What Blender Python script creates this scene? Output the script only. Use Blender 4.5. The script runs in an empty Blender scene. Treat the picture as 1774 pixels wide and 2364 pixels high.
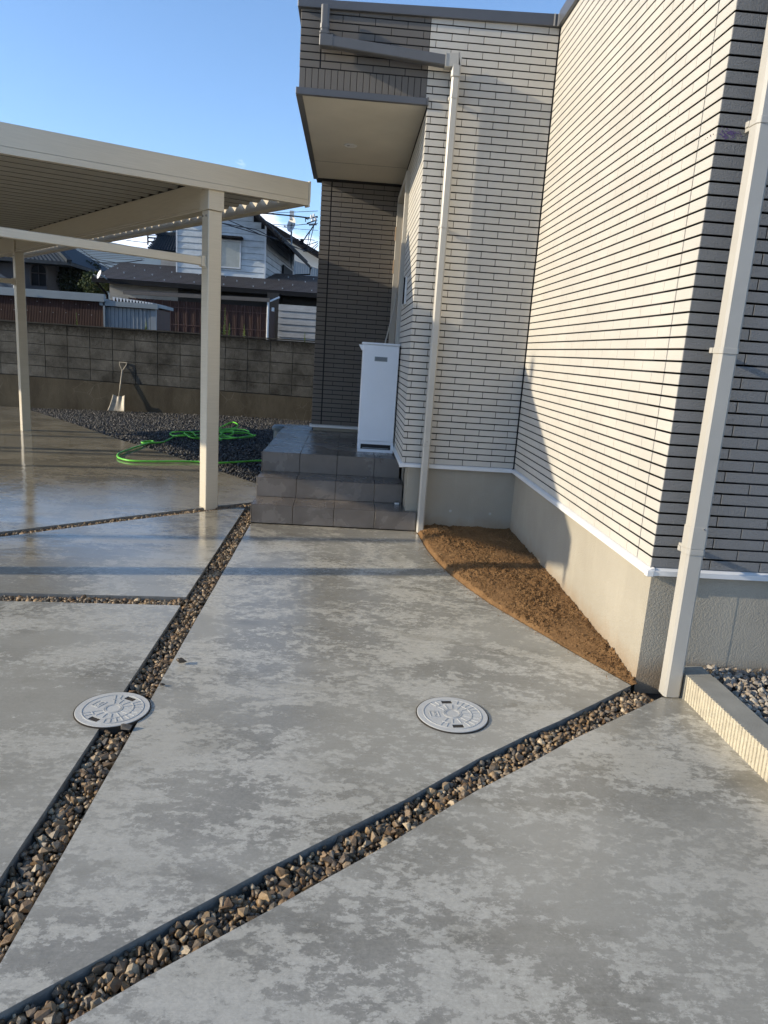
import bpy, bmesh, math, random
import numpy as np
from mathutils import Vector, Matrix, noise as mnoise
random.seed(7); rng = np.random.default_rng(7)
S = bpy.context.scene
COL = S.collection

# ------------------------------------------------------------------ camera, sky, sun, exposure
F, YAW, PITCH, ROLL = 1649.5, .0614, .2194, .0669
CAM = np.array([-1.259, -5.178, 1.279])
PW, PH = 1774.0, 2364.0
cy_, sy_, cp_, sp_ = math.cos(YAW), math.sin(YAW), math.cos(PITCH), math.sin(PITCH)
_fw = np.array([sy_*cp_, cy_*cp_, -sp_]); _rt = np.array([cy_, -sy_, 0.0]); _up = np.cross(_rt, _fw)
RT = math.cos(ROLL)*_rt + math.sin(ROLL)*_up
UP = -math.sin(ROLL)*_rt + math.cos(ROLL)*_up
cam_d = bpy.data.cameras.new('camera'); cam = bpy.data.objects.new('camera', cam_d); COL.objects.link(cam)
cam.matrix_world = Matrix(((RT[0], UP[0], -_fw[0], CAM[0]), (RT[1], UP[1], -_fw[1], CAM[1]), (RT[2], UP[2], -_fw[2], CAM[2]), (0, 0, 0, 1)))
cam_d.sensor_fit = 'VERTICAL'; cam_d.sensor_height = 24.0; cam_d.lens = 24.0*F/PH
cam_d.clip_start = .05; cam_d.clip_end = 20000
S.camera = cam
SUN_V = Vector((1.0, .148, -.355)).normalized()           # the way the light travels
SUN_EL = math.asin(-SUN_V.z)
SUN_AZ = math.atan2(-SUN_V.x, -SUN_V.y)                   # clockwise from +Y
W = bpy.data.worlds.new('World'); S.world = W; W.use_nodes = True
wn = W.node_tree.nodes; wl = W.node_tree.links
bg = wn['Background']; sky = wn.new('ShaderNodeTexSky'); sky.sky_type = 'NISHITA'; sky.sun_disc = False
sky.sun_elevation = SUN_EL; sky.sun_rotation = SUN_AZ
sky.altitude = 100; sky.air_density = 0.7; sky.dust_density = .3; sky.ozone_density = 1.3
# low cumulus near the horizon
tc = wn.new('ShaderNodeTexCoord'); mp = wn.new('ShaderNodeMapping'); mp.inputs['Scale'].default_value = (1, 1, 2.6)
nz = wn.new('ShaderNodeTexNoise'); nz.inputs['Scale'].default_value = 5.5; nz.inputs['Detail'].default_value = 9; nz.inputs['Roughness'].default_value = .55
sep = wn.new('ShaderNodeSeparateXYZ')
band = wn.new('ShaderNodeMapRange'); band.inputs['From Min'].default_value = .09; band.inputs['From Max'].default_value = .24; band.inputs['To Min'].default_value = .36; band.inputs['To Max'].default_value = .72
rmp = wn.new('ShaderNodeMath'); rmp.operation = 'SUBTRACT'
msk = wn.new('ShaderNodeMapRange'); msk.inputs['From Min'].default_value = 0.0; msk.inputs['From Max'].default_value = .10
mixc = wn.new('ShaderNodeMix'); mixc.data_type = 'RGBA'
cs = wn.new('ShaderNodeTexNoise'); cs.inputs['Scale'].default_value = 9; cs.inputs['Detail'].default_value = 5
cr_ = wn.new('ShaderNodeValToRGB'); cr_.color_ramp.elements[0].position = .35; cr_.color_ramp.elements[0].color = (3.6, 4.2, 5.4, 1); cr_.color_ramp.elements[1].position = .65; cr_.color_ramp.elements[1].color = (8.5, 8.6, 8.6, 1)
wl.new(tc.outputs['Generated'], mp.inputs['Vector']); wl.new(mp.outputs['Vector'], nz.inputs['Vector']); wl.new(mp.outputs['Vector'], cs.inputs['Vector'])
wl.new(tc.outputs['Generated'], sep.inputs[0]); wl.new(sep.outputs['Z'], band.inputs['Value'])
wl.new(nz.outputs['Fac'], rmp.inputs[0]); wl.new(band.outputs['Result'], rmp.inputs[1]); wl.new(rmp.outputs[0], msk.inputs['Value'])
hs = wn.new('ShaderNodeHueSaturation'); hs.inputs['Saturation'].default_value = 1.12
wl.new(sky.outputs[0], hs.inputs['Color'])
wl.new(cs.outputs['Fac'], cr_.inputs['Fac']); wl.new(hs.outputs[0], mixc.inputs['A']); wl.new(cr_.outputs['Color'], mixc.inputs['B']); wl.new(msk.outputs['Result'], mixc.inputs['Factor'])
wl.new(mixc.outputs['Result'], bg.inputs['Color']); bg.inputs['Strength'].default_value = .13
sd = bpy.data.lights.new('sun', 'SUN'); sun = bpy.data.objects.new('sun', sd); COL.objects.link(sun)
sd.energy = 2.75; sd.angle = math.radians(.55); sd.color = (1.0, .87, .67)
sun.rotation_euler = SUN_V.to_track_quat('-Z', 'Y').to_euler()
S.view_settings.view_transform = 'Standard'; S.view_settings.look = 'None'; S.view_settings.gamma = 1
S.view_settings.use_curve_mapping = False; S.view_settings.exposure = 1.28

# ------------------------------------------------------------------ measuring helpers
def ray(px, py): return _fw + (px-PW/2)/F*RT - (py-PH/2)/F*UP
def at(px, py, Y):
    d = ray(px, py); t = (Y-CAM[1])/d[1]; p = CAM+t*d; return Vector(p)
def atx(px, py, X):
    d = ray(px, py); t = (X-CAM[0])/d[0]; return Vector(CAM+t*d)
def crop(ox, oy, s): return lambda x, y: (ox+x*s, oy+y*s)
cA = crop(0, 560, .22892); cB = crop(340, 480, .24096); cG = crop(600, 440, .12658); cW = crop(0, 650, .27711); cH = crop(240, 940, .24096)
def AT(c, x, y, Y): return at(*c(x, y), Y)
def zg(x, y):
    return -.11*min(1, max(0, (-3.5-x)/4.0))*min(1, max(0, (y-1)/7.0))

# ------------------------------------------------------------------ mesh helpers
class MB:
    def __init__(s): s.v = []; s.f = []; s.m = []
    def quad(s, a, b, c, d, m=0):
        n = len(s.v); s.v += [tuple(a), tuple(b), tuple(c), tuple(d)]; s.f.append((n, n+1, n+2, n+3)); s.m.append(m)
    def poly(s, pts, m=0):
        n = len(s.v); s.v += [tuple(p) for p in pts]; s.f.append(tuple(range(n, n+len(pts)))); s.m.append(m)
    def hexa(s, p, m=0):            # p: 8 points, bottom 4 ccw then top 4
        n = len(s.v); s.v += [tuple(q) for q in p]
        for f in ((3, 2, 1, 0), (4, 5, 6, 7), (0, 1, 5, 4), (1, 2, 6, 5), (2, 3, 7, 6), (3, 0, 4, 7)):
            s.f.append(tuple(n+i for i in f)); s.m.append(m)
    def box(s, x0, x1, y0, y1, z0, z1, m=0):
        s.hexa([(x0, y0, z0), (x1, y0, z0), (x1, y1, z0), (x0, y1, z0), (x0, y0, z1), (x1, y0, z1), (x1, y1, z1), (x0, y1, z1)], m)
    def obox(s, P, a, b, c, m=0):   # corner P and three edge vectors
        P, a, b, c = Vector(P), Vector(a), Vector(b), Vector(c)
        s.hexa([P, P+a, P+a+b, P+b, P+c, P+a+c, P+a+b+c, P+b+c], m)
    def bar(s, p, q, w, h, m=0, up=(0, 0, 1)):
        p, q = Vector(p), Vector(q); d = (q-p).normalized(); sd_ = d.cross(Vector(up))
        if sd_.length < 1e-4: sd_ = Vector((1, 0, 0))
        sd_.normalize(); u_ = sd_.cross(d)
        s.obox(p-sd_*w/2-u_*h/2, sd_*w, q-p, u_*h, m)
    def tube(s, pts, r, k=8, m=0, cap=True, rr=None):
        pts = [Vector(p) for p in pts]; n0 = len(s.v); prev = None
        for i, p in enumerate(pts):
            d = (pts[min(i+1, len(pts)-1)]-pts[max(i-1, 0)]).normalized()
            if prev is None:
                a = d.cross(Vector((0, 0, 1)));
                if a.length < 1e-3: a = d.cross(Vector((1, 0, 0)))
            else: a = prev-d*prev.dot(d)
            a.normalize(); prev = a; b = d.cross(a)
            ri = rr[i] if rr else r
            for j in range(k):
                t = 2*math.pi*j/k; s.v.append(tuple(p+a*ri*math.cos(t)+b*ri*math.sin(t)))
        for i in range(len(pts)-1):
            for j in range(k):
                s.f.append((n0+i*k+j, n0+i*k+(j+1) % k, n0+(i+1)*k+(j+1) % k, n0+(i+1)*k+j)); s.m.append(m)
        if cap:
            s.f.append(tuple(n0+j for j in reversed(range(k)))); s.m.append(m)
            s.f.append(tuple(n0+(len(pts)-1)*k+j for j in range(k))); s.m.append(m)
    def cyl(s, c, r, h, k=24, m=0, r2=None):
        c = Vector(c); n0 = len(s.v); r2 = r if r2 is None else r2
        for z, q in ((0, r), (h, r2)):
            for j in range(k):
                t = 2*math.pi*j/k; s.v.append((c.x+q*math.cos(t), c.y+q*math.sin(t), c.z+z))
        for j in range(k): s.f.append((n0+j, n0+(j+1) % k, n0+k+(j+1) % k, n0+k+j)); s.m.append(m)
        s.f.append(tuple(n0+j for j in reversed(range(k)))); s.m.append(m)
        s.f.append(tuple(n0+k+j for j in range(k))); s.m.append(m)
    def mesh(s, name, mats, smooth=False):
        me = bpy.data.meshes.new(name); me.from_pydata(s.v, [], s.f); me.update()
        for mt in (mats if isinstance(mats, (list, tuple)) else [mats]): me.materials.append(mt)
        if any(s.m): me.polygons.foreach_set('material_index', s.m)
        if smooth: me.polygons.foreach_set('use_smooth', [True]*len(me.polygons))
        return me
    def build(s, name, mats, parent=None, smooth=False, bevel=0, **tags):
        me = s.mesh(name, mats, smooth)
        if bevel:
            bm = bmesh.new(); bm.from_mesh(me); bmesh.ops.remove_doubles(bm, verts=bm.verts, dist=1e-5)
            ed = [e for e in bm.edges if len(e.link_faces) == 2 and e.calc_face_angle(0) > .6]
            bmesh.ops.bevel(bm, geom=ed, offset=bevel, segments=1, affect='EDGES', clamp_overlap=True)
            bm.to_mesh(me); bm.free()
        return put(name, me, parent, **tags)
def put(name, me, parent=None, loc=None, rz=None, mat=None, **tags):
    o = bpy.data.objects.new(name, me); COL.objects.link(o)
    if parent is not None: o.parent = parent
    if mat is not None: o.matrix_basis = mat
    else:
        if loc is not None: o.location = loc
        if rz is not None: o.rotation_euler = (0, 0, rz)
    for k, v in tags.items(): o[k] = v
    return o
def empty(name, loc, label=None, cat=None, group=None, rz=0):
    o = bpy.data.objects.new(name, None); COL.objects.link(o); o.location = loc; o.rotation_euler = (0, 0, rz)
    o.empty_display_size = .1
    if label: o['label'] = label
    if cat: o['category'] = cat
    if group: o['group'] = group
    return o
def keep(o, parent):                # parent without moving (world geometry stays where it was written)
    o.parent = parent; o.matrix_parent_inverse = parent.matrix_basis.inverted()
    return o
def spline(P, n=8):
    P = [Vector(p) for p in P]; out = []
    for i in range(len(P)-1):
        a, b, c, d = P[max(i-1, 0)], P[i], P[i+1], P[min(i+2, len(P)-1)]
        for k in range(n):
            t = k/n
            out.append(.5*((2*b)+(c-a)*t+(2*a-5*b+4*c-d)*t*t+(3*b-a-3*c+d)*t**3))
    out.append(P[-1]); return out

# ------------------------------------------------------------------ materials
class NT:
    def __init__(s, name):
        s.m = bpy.data.materials.new(name); s.m.use_nodes = True; s.n = s.m.node_tree.nodes; s.l = s.m.node_tree.links
        s.b = s.n['Principled BSDF']; g = s.n.new('ShaderNodeNewGeometry'); s.pos = g.outputs['Position']; s.geo = g
    def link(s, a, b): s.l.new(a, b)
    def map(s, scale=(1, 1, 1), rot=(0, 0, 0), src=None):
        k = s.n.new('ShaderNodeMapping'); k.inputs['Scale'].default_value = scale; k.inputs['Rotation'].default_value = rot
        s.link(src or s.pos, k.inputs['Vector']); return k.outputs[0]
    def noise(s, scale, detail=4, rough=.5, vec=None, dist=0):
        k = s.n.new('ShaderNodeTexNoise'); k.inputs['Scale'].default_value = scale; k.inputs['Detail'].default_value = detail
        k.inputs['Roughness'].default_value = rough; k.inputs['Distortion'].default_value = dist
        s.link(vec or s.pos, k.inputs['Vector']); return k.outputs['Fac']
    def voro(s, scale, feature='F1', vec=None, out='Distance'):
        k = s.n.new('ShaderNodeTexVoronoi'); k.feature = feature; k.inputs['Scale'].default_value = scale
        s.link(vec or s.pos, k.inputs['Vector']); return k.outputs[out]
    def rng(s, v, a, b, c=0, d=1, smooth=False):
        k = s.n.new('ShaderNodeMapRange'); k.interpolation_type = 'SMOOTHSTEP' if smooth else 'LINEAR'
        for nm, x in (('From Min', a), ('From Max', b), ('To Min', c), ('To Max', d)): k.inputs[nm].default_value = x
        s.link(v, k.inputs['Value']); return k.outputs['Result']
    def math(s, op, a, b=None, c=None):
        k = s.n.new('ShaderNodeMath'); k.operation = op
        for i, x in enumerate((a, b, c)):
            if x is None: continue
            if isinstance(x, (int, float)): k.inputs[i].default_value = x
            else: s.link(x, k.inputs[i])
        return k.outputs[0]
    def mix(s, f, a, b, mode='MIX'):
        k = s.n.new('ShaderNodeMix'); k.data_type = 'RGBA'; k.blend_type = mode
        for nm, x in (('Factor', f), ('A', a), ('B', b)):
            if isinstance(x, (int, float)): k.inputs[nm].default_value = x
            elif isinstance(x, tuple): k.inputs[nm].default_value = (*x[:3], 1)
            else: s.link(x, k.inputs[nm])
        return k.outputs['Result']
    def ramp(s, v, stops):
        k = s.n.new('ShaderNodeValToRGB'); e = k.color_ramp.elements
        while len(e) < len(stops): e.new(.5)
        for el, (p, c) in zip(e, stops): el.position = p; el.color = (*c, 1)
        s.link(v, k.inputs['Fac']); return k.outputs['Color']
    def xyz(s, vec=None):
        k = s.n.new('ShaderNodeSeparateXYZ'); s.link(vec or s.pos, k.inputs[0]); return k.outputs
    def bump(s, h, strength=.5, dist=.01, nrm=None):
        k = s.n.new('ShaderNodeBump'); k.inputs['Strength'].default_value = strength; k.inputs['Distance'].default_value = dist
        s.link(h, k.inputs['Height'])
        if nrm is not None: s.link(nrm, k.inputs['Normal'])
        return k.outputs[0]
    def set(s, color=None, rough=None, normal=None, **kw):
        for nm, x in (('Base Color', color), ('Roughness', rough), ('Normal', normal), *[(k.replace('_', ' '), v) for k, v in kw.items()]):
            if x is None: continue
            if isinstance(x, tuple): s.b.inputs[nm].default_value = (*x[:3], 1)
            elif isinstance(x, (int, float)): s.b.inputs[nm].default_value = x
            else: s.link(x, s.b.inputs[nm])
        return s.m
def sc(c, k): return tuple(min(1, x*k) for x in c)
def simple(name, c, rough=.6, var=.12, scale=6, bump=0, bscale=200, bdist=.002, metallic=0, spec=.5):
    t = NT(name); n = t.noise(scale, 6, .6); col = t.mix(t.rng(n, .3, .7), sc(c, 1-var), sc(c, 1+var))
    nr = t.bump(t.noise(bscale, 3), bump, bdist) if bump else None
    return t.set(col, rough, nr, Metallic=metallic, Specular_IOR_Level=spec)

def mat_concrete():
    t = NT('wet_concrete'); M = t.map((1, 1.5, 1), (0, 0, .2))
    big = t.noise(1.7, 4, .6, M, .9)
    n1 = t.noise(14, 14, .78, M, .25)
    n2 = t.noise(34, 9, .75, M, .25)
    v = t.math('ADD', t.math('MULTIPLY', n1, .64), t.math('MULTIPLY', n2, .36))
    v = t.math('ADD', v, t.math('MULTIPLY', t.math('SUBTRACT', big, .5), .62))
    patch = t.rng(v, .494, .528, 0, 1, True)
    soft = t.math('ADD', t.math('MULTIPLY', t.rng(v, .35, .7), .55), t.math('MULTIPLY', t.rng(n2, .34, .66), .45))
    fine = t.noise(140, 4, .7)
    sw = t.noise(3, 4, .6, t.map((3, 45, 1), (0, 0, .85)))
    blot = t.noise(1.9, 5, .6)
    a = t.mix(soft, (.245, .232, .192), (.318, .303, .255)); b = t.mix(soft, (.385, .366, .306), (.510, .487, .412))
    col = t.mix(patch, a, b)
    col = t.mix(t.rng(fine, .38, .62, 0, .6), col, t.mix(1, col, (.70, .70, .70), 'MULTIPLY'))
    brush = t.noise(1, 5, .65, t.map((5, 70, 1), (0, 0, .85))); col = t.mix(t.math('MULTIPLY', t.rng(brush, .5, .62), t.rng(t.noise(2.1, 3), .48, .62, 0, .55)), col, t.mix(1, col, (.76, .75, .73), 'MULTIPLY'))
    col = t.mix(t.rng(blot, .5, .75, 0, .5), col, t.mix(1, col, (.80, .77, .70), 'MULTIPLY'))
    wv = t.n.new('ShaderNodeTexWave'); wv.wave_type = 'RINGS'; wv.inputs['Scale'].default_value = .55; wv.inputs['Distortion'].default_value = 7; wv.inputs['Detail'].default_value = 4; wv.inputs['Detail Scale'].default_value = 1.3
    t.link(t.pos, wv.inputs['Vector']); tr_ = t.math('MULTIPLY', t.rng(wv.outputs['Fac'], .955, .995), t.rng(t.noise(6, 5), .42, .56, 0, .7))
    col = t.mix(tr_, col, t.mix(1, col, (.70, .69, .66), 'MULTIPLY'))
    dry = t.rng(t.noise(.75, 5, .55, M, .5), .44, .58, 0, .45, True); col = t.mix(dry, col, (.40, .382, .322))
    spk = t.voro(17, 'F1'); sp = t.rng(spk, .02, .05, .75, 0)
    gate = t.rng(t.noise(3.1, 2), .52, .6)
    col = t.mix(t.math('MULTIPLY', sp, gate), col, (.09, .085, .075))
    # water film: strongest on the parking slab beyond the diagonal joint
    x, y, z = t.xyz()
    far = t.math('SUBTRACT', y, t.math('MULTIPLY', x, .95)); far = t.math('ADD', far, t.math('MULTIPLY', t.math('SUBTRACT', t.noise(.8, 3), .5), 1.6))
    pud = t.rng(far, .4, 2.0, 0, 1, True)
    col = t.mix(pud, col, t.mix(1, col, (.66, .63, .58), 'MULTIPLY'))
    r = t.math('ADD', t.rng(soft, 0, 1, .17, .30), t.math('MULTIPLY', t.rng(blot, .3, .7), .06))
    film = t.rng(t.noise(1, 8, .7, t.map((1.3, 6.5, 1), (0, 0, .12)), .6), .46, .60, 0, 1, True); film = t.math('MAXIMUM', film, t.rng(far, 3.0, 4.5))
    r = t.math('MULTIPLY', r, t.rng(t.math('MULTIPLY', pud, film), 0, 1, 1, .14)); r = t.math('MULTIPLY', r, t.rng(pud, 0, 1, 1, .62))
    h = t.math('ADD', t.math('MULTIPLY', n2, .5), t.math('MULTIPLY', sw, .35)); h = t.math('ADD', h, t.math('MULTIPLY', fine, .12))
    h = t.math('MULTIPLY', h, t.rng(pud, 0, 1, 1, .10))
    rip = t.noise(1, 5, .7, t.map((5, 19, 1)))
    h = t.math('ADD', h, t.math('MULTIPLY', rip, t.rng(pud, 0, 1, .3, .8)))
    return t.set(col, r, t.bump(h, .30, .004), Specular_IOR_Level=.54)

def mat_brick(name, c, tex=1.0, warm=.0):
    t = NT(name); n = t.noise(3, 3); k = t.noise(170, 4, .6); g = t.noise(420, 2)
    oi = t.n.new('ShaderNodeObjectInfo')
    col = t.mix(t.rng(n, .3, .7), sc(c, .94), sc(c, 1.05)); col = t.mix(t.rng(k, .3, .65, 0, .35), t.mix(1, col, (.8, .8, .8), 'MULTIPLY'), col)
    st = t.noise(1, 5, .6, t.map((14, 14, .6)))
    col = t.mix(t.rng(st, .55, .8, 0, .18), col, t.mix(1, col, (.80, .78, .73), 'MULTIPLY'))
    h = t.math('ADD', t.math('MULTIPLY', k, .8), t.math('MULTIPLY', g, .2))
    return t.set(col, .62, t.bump(h, .55*tex, .004), Specular_IOR_Level=.35)
def mat_plaster():
    t = NT('foundation_plaster'); v = t.voro(170, 'SMOOTH_F1'); n = t.noise(110, 5, .6); b = t.noise(1.6, 5, .6)
    x, y, z = t.xyz()
    col = t.mix(t.rng(b, .3, .7), (.295, .268, .212), (.365, .335, .27))
    dirt = t.math('SUBTRACT', t.rng(z, .02, .20, 1, 0), t.math('MULTIPLY', t.noise(9, 6, .7), .9))
    col = t.mix(t.rng(dirt, 0, .6, 0, .55), col, (.27, .17, .085))
    stain = t.noise(1, 6, .65, t.map((9, 9, 1.2)))
    col = t.mix(t.rng(stain, .55, .75, 0, .3), col, t.mix(1, col, (1.25, 1.25, 1.22), 'MULTIPLY'))
    h = t.math('ADD', t.math('MULTIPLY', v, -.8), t.math('MULTIPLY', n, .5))
    return t.set(col, .75, t.bump(h, .5, .0035), Specular_IOR_Level=.3)
def mat_block():
    t = NT('old_concrete_block'); n = t.noise(2.2, 8, .7); f = t.noise(45, 6, .7); x, y, z = t.xyz()
    col = t.mix(t.rng(n, .35, .65), (.044, .043, .038), (.150, .147, .132))
    col = t.mix(t.rng(f, .3, .7, .4, 0), col, t.mix(1, col, (.5, .5, .5), 'MULTIPLY'))
    oi = t.n.new('ShaderNodeObjectInfo'); col = t.mix(t.rng(oi.outputs['Random'], 0, 1, 0, .5), col, t.mix(1, col, (.62, .62, .60), 'MULTIPLY'))
    moss = t.math('ADD', t.rng(z, 1.15, 1.38, 0, .6), t.math('SUBTRACT', t.noise(18, 7, .75), .62))
    col = t.mix(t.rng(moss, 0, .4), col, (.020, .019, .015))
    ef = t.noise(1, 7, .7, t.map((3, 3, 14))); col = t.mix(t.rng(ef, .62, .74, 0, .5), col, (.25, .24, .21))
    return t.set(col, .9, t.bump(f, .8, .01), Specular_IOR_Level=.2)
def mat_footing():
    t = NT('stained_footing'); n = t.noise(1.5, 8, .7, t.map((2, 2, .8))); f = t.noise(30, 6, .7)
    col = t.mix(t.rng(n, .35, .68), (.050, .043, .031), (.092, .082, .060))
    v = t.voro(3.2, 'DISTANCE_TO_EDGE', t.map((1, 1, 1.4))); cr2 = t.math('MULTIPLY', t.rng(v, 0, .012, 1, 0), t.rng(t.noise(1.7, 3), .5, .62))
    col = t.mix(t.math('MULTIPLY', cr2, .5), col, (.20, .19, .16))
    return t.set(col, .9, t.bump(f, .6, .008), Specular_IOR_Level=.2)
def mat_soil():
    t = NT('brown_sandy_soil'); n = t.noise(9, 8, .7); f = t.noise(130, 5, .7)
    x, y, z = t.xyz()
    col = t.mix(t.rng(n, .35, .65), (.20, .108, .042), (.32, .185, .078)); col = t.mix(t.rng(f, .35, .7, .6, 0), col, (.085, .042, .016))
    return t.set(col, .85, t.bump(t.math('ADD', f, t.noise(50, 4)), 1, .008), Specular_IOR_Level=.25)
def mat_stone(name, cols, attr=False, rough=.5):
    t = NT(name)
    if attr:
        k = t.n.new('ShaderNodeAttribute'); k.attribute_name = 'tone'; r = k.outputs['Fac']
    else:
        r = t.n.new('ShaderNodeObjectInfo').outputs['Random']
    st = [(i/(len(cols)-1), c) for i, c in enumerate(cols)]
    col = t.ramp(r, st); n = t.noise(90, 6, .7)
    col = t.mix(t.rng(n, .3, .7, .65, 0), col, t.mix(1, col, (.45, .42, .38), 'MULTIPLY'))
    return t.set(col, rough, t.bump(n, .5, .003), Specular_IOR_Level=.4)
def mat_alu():
    t = NT('champagne_aluminium'); n = t.noise(2, 4, .5, t.map((3, 3, 160))); b = t.noise(1.5, 4)
    col = t.mix(t.rng(n, .3, .7), (.56, .50, .385), (.64, .575, .45)); col = t.mix(t.rng(b, .4, .7, 0, .15), col, (.50, .45, .355))
    return t.set(col, .36, None, Metallic=.15, Specular_IOR_Level=.5)
def mat_tile():
    t = NT('grey_brown_porch_tile'); n = t.noise(4, 7, .65); f = t.noise(220, 4, .6); w = t.noise(2.3, 5, .6, t.map((1, 1, 1)), .4)
    wet = t.rng(w, .44, .54, 0, 1, True)
    col = t.mix(t.rng(n, .35, .65), (.125, .108, .092), (.165, .145, .125)); col = t.mix(wet, t.mix(1, col, (1.03, 1.03, 1.03), 'MULTIPLY'), t.mix(1, col, (.80, .79, .78), 'MULTIPLY'))
    oi = t.n.new('ShaderNodeObjectInfo'); col = t.mix(t.rng(oi.outputs['Random'], 0, 1, 0, .25), col, t.mix(1, col, (.75, .75, .75), 'MULTIPLY'))
    return t.set(col, t.rng(wet, 0, 1, .38, .13), t.bump(f, .35, .003), Specular_IOR_Level=.6)
def mat_ribwood(name, a, b):
    t = NT(name); n = t.noise(1, 6, .65, t.map((26, 26, .7))); f = t.noise(3, 5)
    col = t.mix(t.rng(n, .3, .7), a, b); col = t.mix(t.rng(f, .4, .7, 0, .5), col, t.mix(1, col, (.55, .5, .5), 'MULTIPLY'))
    return t.set(col, .6, None, Specular_IOR_Level=.3)
def mat_siding(name, a, b):
    t = NT(name); n = t.noise(1.2, 7, .7, t.map((1, 1, 3))); col = t.mix(t.rng(n, .35, .68), a, b)
    s2 = t.noise(1, 6, .65, t.map((8, 8, .5))); col = t.mix(t.rng(s2, .55, .8, 0, .35), col, t.mix(1, col, (.6, .6, .6), 'MULTIPLY'))
    return t.set(col, .6, None, Specular_IOR_Level=.3)
def mat_leaf(name, a, b):
    t = NT(name); n = t.noise(1.2, 5, .7); f = t.noise(9, 3); col = t.mix(t.rng(n, .35, .65), a, b); col = t.mix(t.rng(f, .4, .7, 0, .4), col, sc(b, 1.4))
    return t.set(col, .6, None, Specular_IOR_Level=.25)
M = dict(
 concrete=mat_concrete(), edge=simple('concrete_edge', (.20, .19, .165), .8, .25, 18, .5, 90, .004),
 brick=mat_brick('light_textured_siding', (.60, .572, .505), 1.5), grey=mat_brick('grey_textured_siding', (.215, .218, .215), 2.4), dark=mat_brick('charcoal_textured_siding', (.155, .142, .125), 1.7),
 joint=simple('black_joint', (.010, .010, .011), .8, .2), plaster=mat_plaster(),
 trim=simple('white_metal_trim', (.66, .67, .66), .38, .05, 4), cap=simple('dark_grey_metal', (.085, .088, .095), .42, .1, 2),
 pipe=simple('ivory_plastic_pipe', (.42, .40, .35), .40, .05, 5, .15, 40, .001), gpipe=simple('grey_plastic_pipe', (.105, .105, .105), .42, .08, 5),
 soffit=simple('beige_soffit', (.54, .505, .425), .8, .06, 3, .3, 260, .002), alu=mat_alu(), tile=mat_tile(), grout=simple('dark_grout', (.05, .046, .042), .8),
 block=mat_block(), footing=mat_footing(), soil=mat_soil(), mortar=simple('old_mortar', (.035, .033, .028), .95, .3, 20),
 yard=simple('dark_yard_earth', (.030, .029, .027), .9, .3, 8, .6, 60, .01), land=simple('neighbouring_ground', (.10, .09, .06), .95, .3, .4),
 bed=simple('strip_bed_earth', (.028, .023, .017), .95, .3, 20),
 white=simple('white_painted_steel', (.74, .77, .80), .32, .04, 3), dark_fill=simple('dark_opening_and_shade', (.012, .011, .010), .7),
 lid=simple('light_grey_resin_lid', (.46, .455, .42), .72, .07, 12, .4, 300, .002), green=simple('green_hose', (.14, .56, .045), .42, .1, 9),
 blade=simple('worn_aluminium', (.36, .32, .25), .5, .2, 14, metallic=.15), steel=simple('bright_steel', (.6, .6, .6), .25, .1, metallic=.9),
 kerb=simple('pale_block_kerb', (.47, .42, .31), .85, .14, 30, .8, 160, .005), kerbtop=simple('grey_kerb_top', (.25, .24, .20), .85, .15, 9, .5, 160, .003),
 brown=mat_ribwood('brown_ribbed_sheet', (.045, .020, .014), (.085, .040, .028)), redb=mat_ribwood('red_brown_ribbed_sheet', (.030, .011, .008), (.060, .023, .016)),
 bgrey=simple('pale_blue_grey_metal', (.20, .235, .25), .5, .08, 3), shed=simple('silver_shed_sheet', (.24, .27, .29), .4, .1, 5),
 wsid=mat_siding('weathered_white_siding', (.36, .39, .40), (.56, .60, .61)), gsid=mat_siding('grey_cream_siding', (.26, .26, .25), (.38, .38, .37)),
 roofb=simple('brown_black_metal_roof', (.040, .032, .029), .55, .3, 2), blue=simple('navy_metal_roof', (.006, .009, .028), .4, .2, 2),
 rtile=simple('blue_grey_roof_tile', (.022, .030, .038), .7, .3, 5, spec=.2), black=simple('black_trim', (.007, .007, .008), .8, .2, spec=.2),
 glass=simple('curtained_window_glass', (.22, .24, .22), .12, .12, 6, spec=.7), frame=simple('aluminium_window_frame', (.5, .52, .53), .4, .05),
 wire=simple('black_cable', (.012, .013, .016), .5, .1), cwhite=simple('white_dish', (.62, .62, .6), .5, .04),
 pvc=simple('blue_grey_pvc', (.13, .17, .19), .45, .08, 10), leaf=mat_leaf('dark_foliage', (.006, .011, .004), (.018, .028, .009)),
 weed=mat_leaf('weed_leaves', (.14, .19, .035), (.25, .29, .07)), yleaf=mat_leaf('bright_foliage', (.018, .032, .008), (.060, .075, .02)), bark=simple('bark', (.05, .04, .03), .9, .3),
 hill=simple('forested_hill', (.030, .045, .028), .95, .3, .01), purple=simple('purple_smudge', (.12, .06, .22), .6),
 stone=mat_stone('crushed_stone', [(.065, .050, .034), (.26, .165, .080), (.12, .095, .070), (.38, .26, .135), (.17, .100, .048), (.28, .225, .155), (.080, .072, .062), (.54, .43, .28), (.21, .135, .070), (.13, .105, .075)]),
 stoneA=mat_stone('crushed_stone_mass', [(.065, .050, .034), (.26, .165, .080), (.12, .095, .070), (.38, .26, .135), (.17, .100, .048), (.28, .225, .155), (.080, .072, .062), (.54, .43, .28), (.21, .135, .070), (.13, .105, .075)], True),
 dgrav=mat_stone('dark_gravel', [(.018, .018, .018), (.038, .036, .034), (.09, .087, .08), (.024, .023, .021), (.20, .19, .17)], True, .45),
 pgrav=mat_stone('pale_gravel', [(.28, .25, .20), (.42, .38, .31), (.22, .19, .16), (.36, .29, .21), (.50, .47, .41)], True, .7),
 pgravO=mat_stone('pale_gravel_stone', [(.28, .25, .20), (.42, .38, .31), (.22, .19, .16), (.36, .29, .21), (.50, .47, .41)], False, .7),
)

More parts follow.
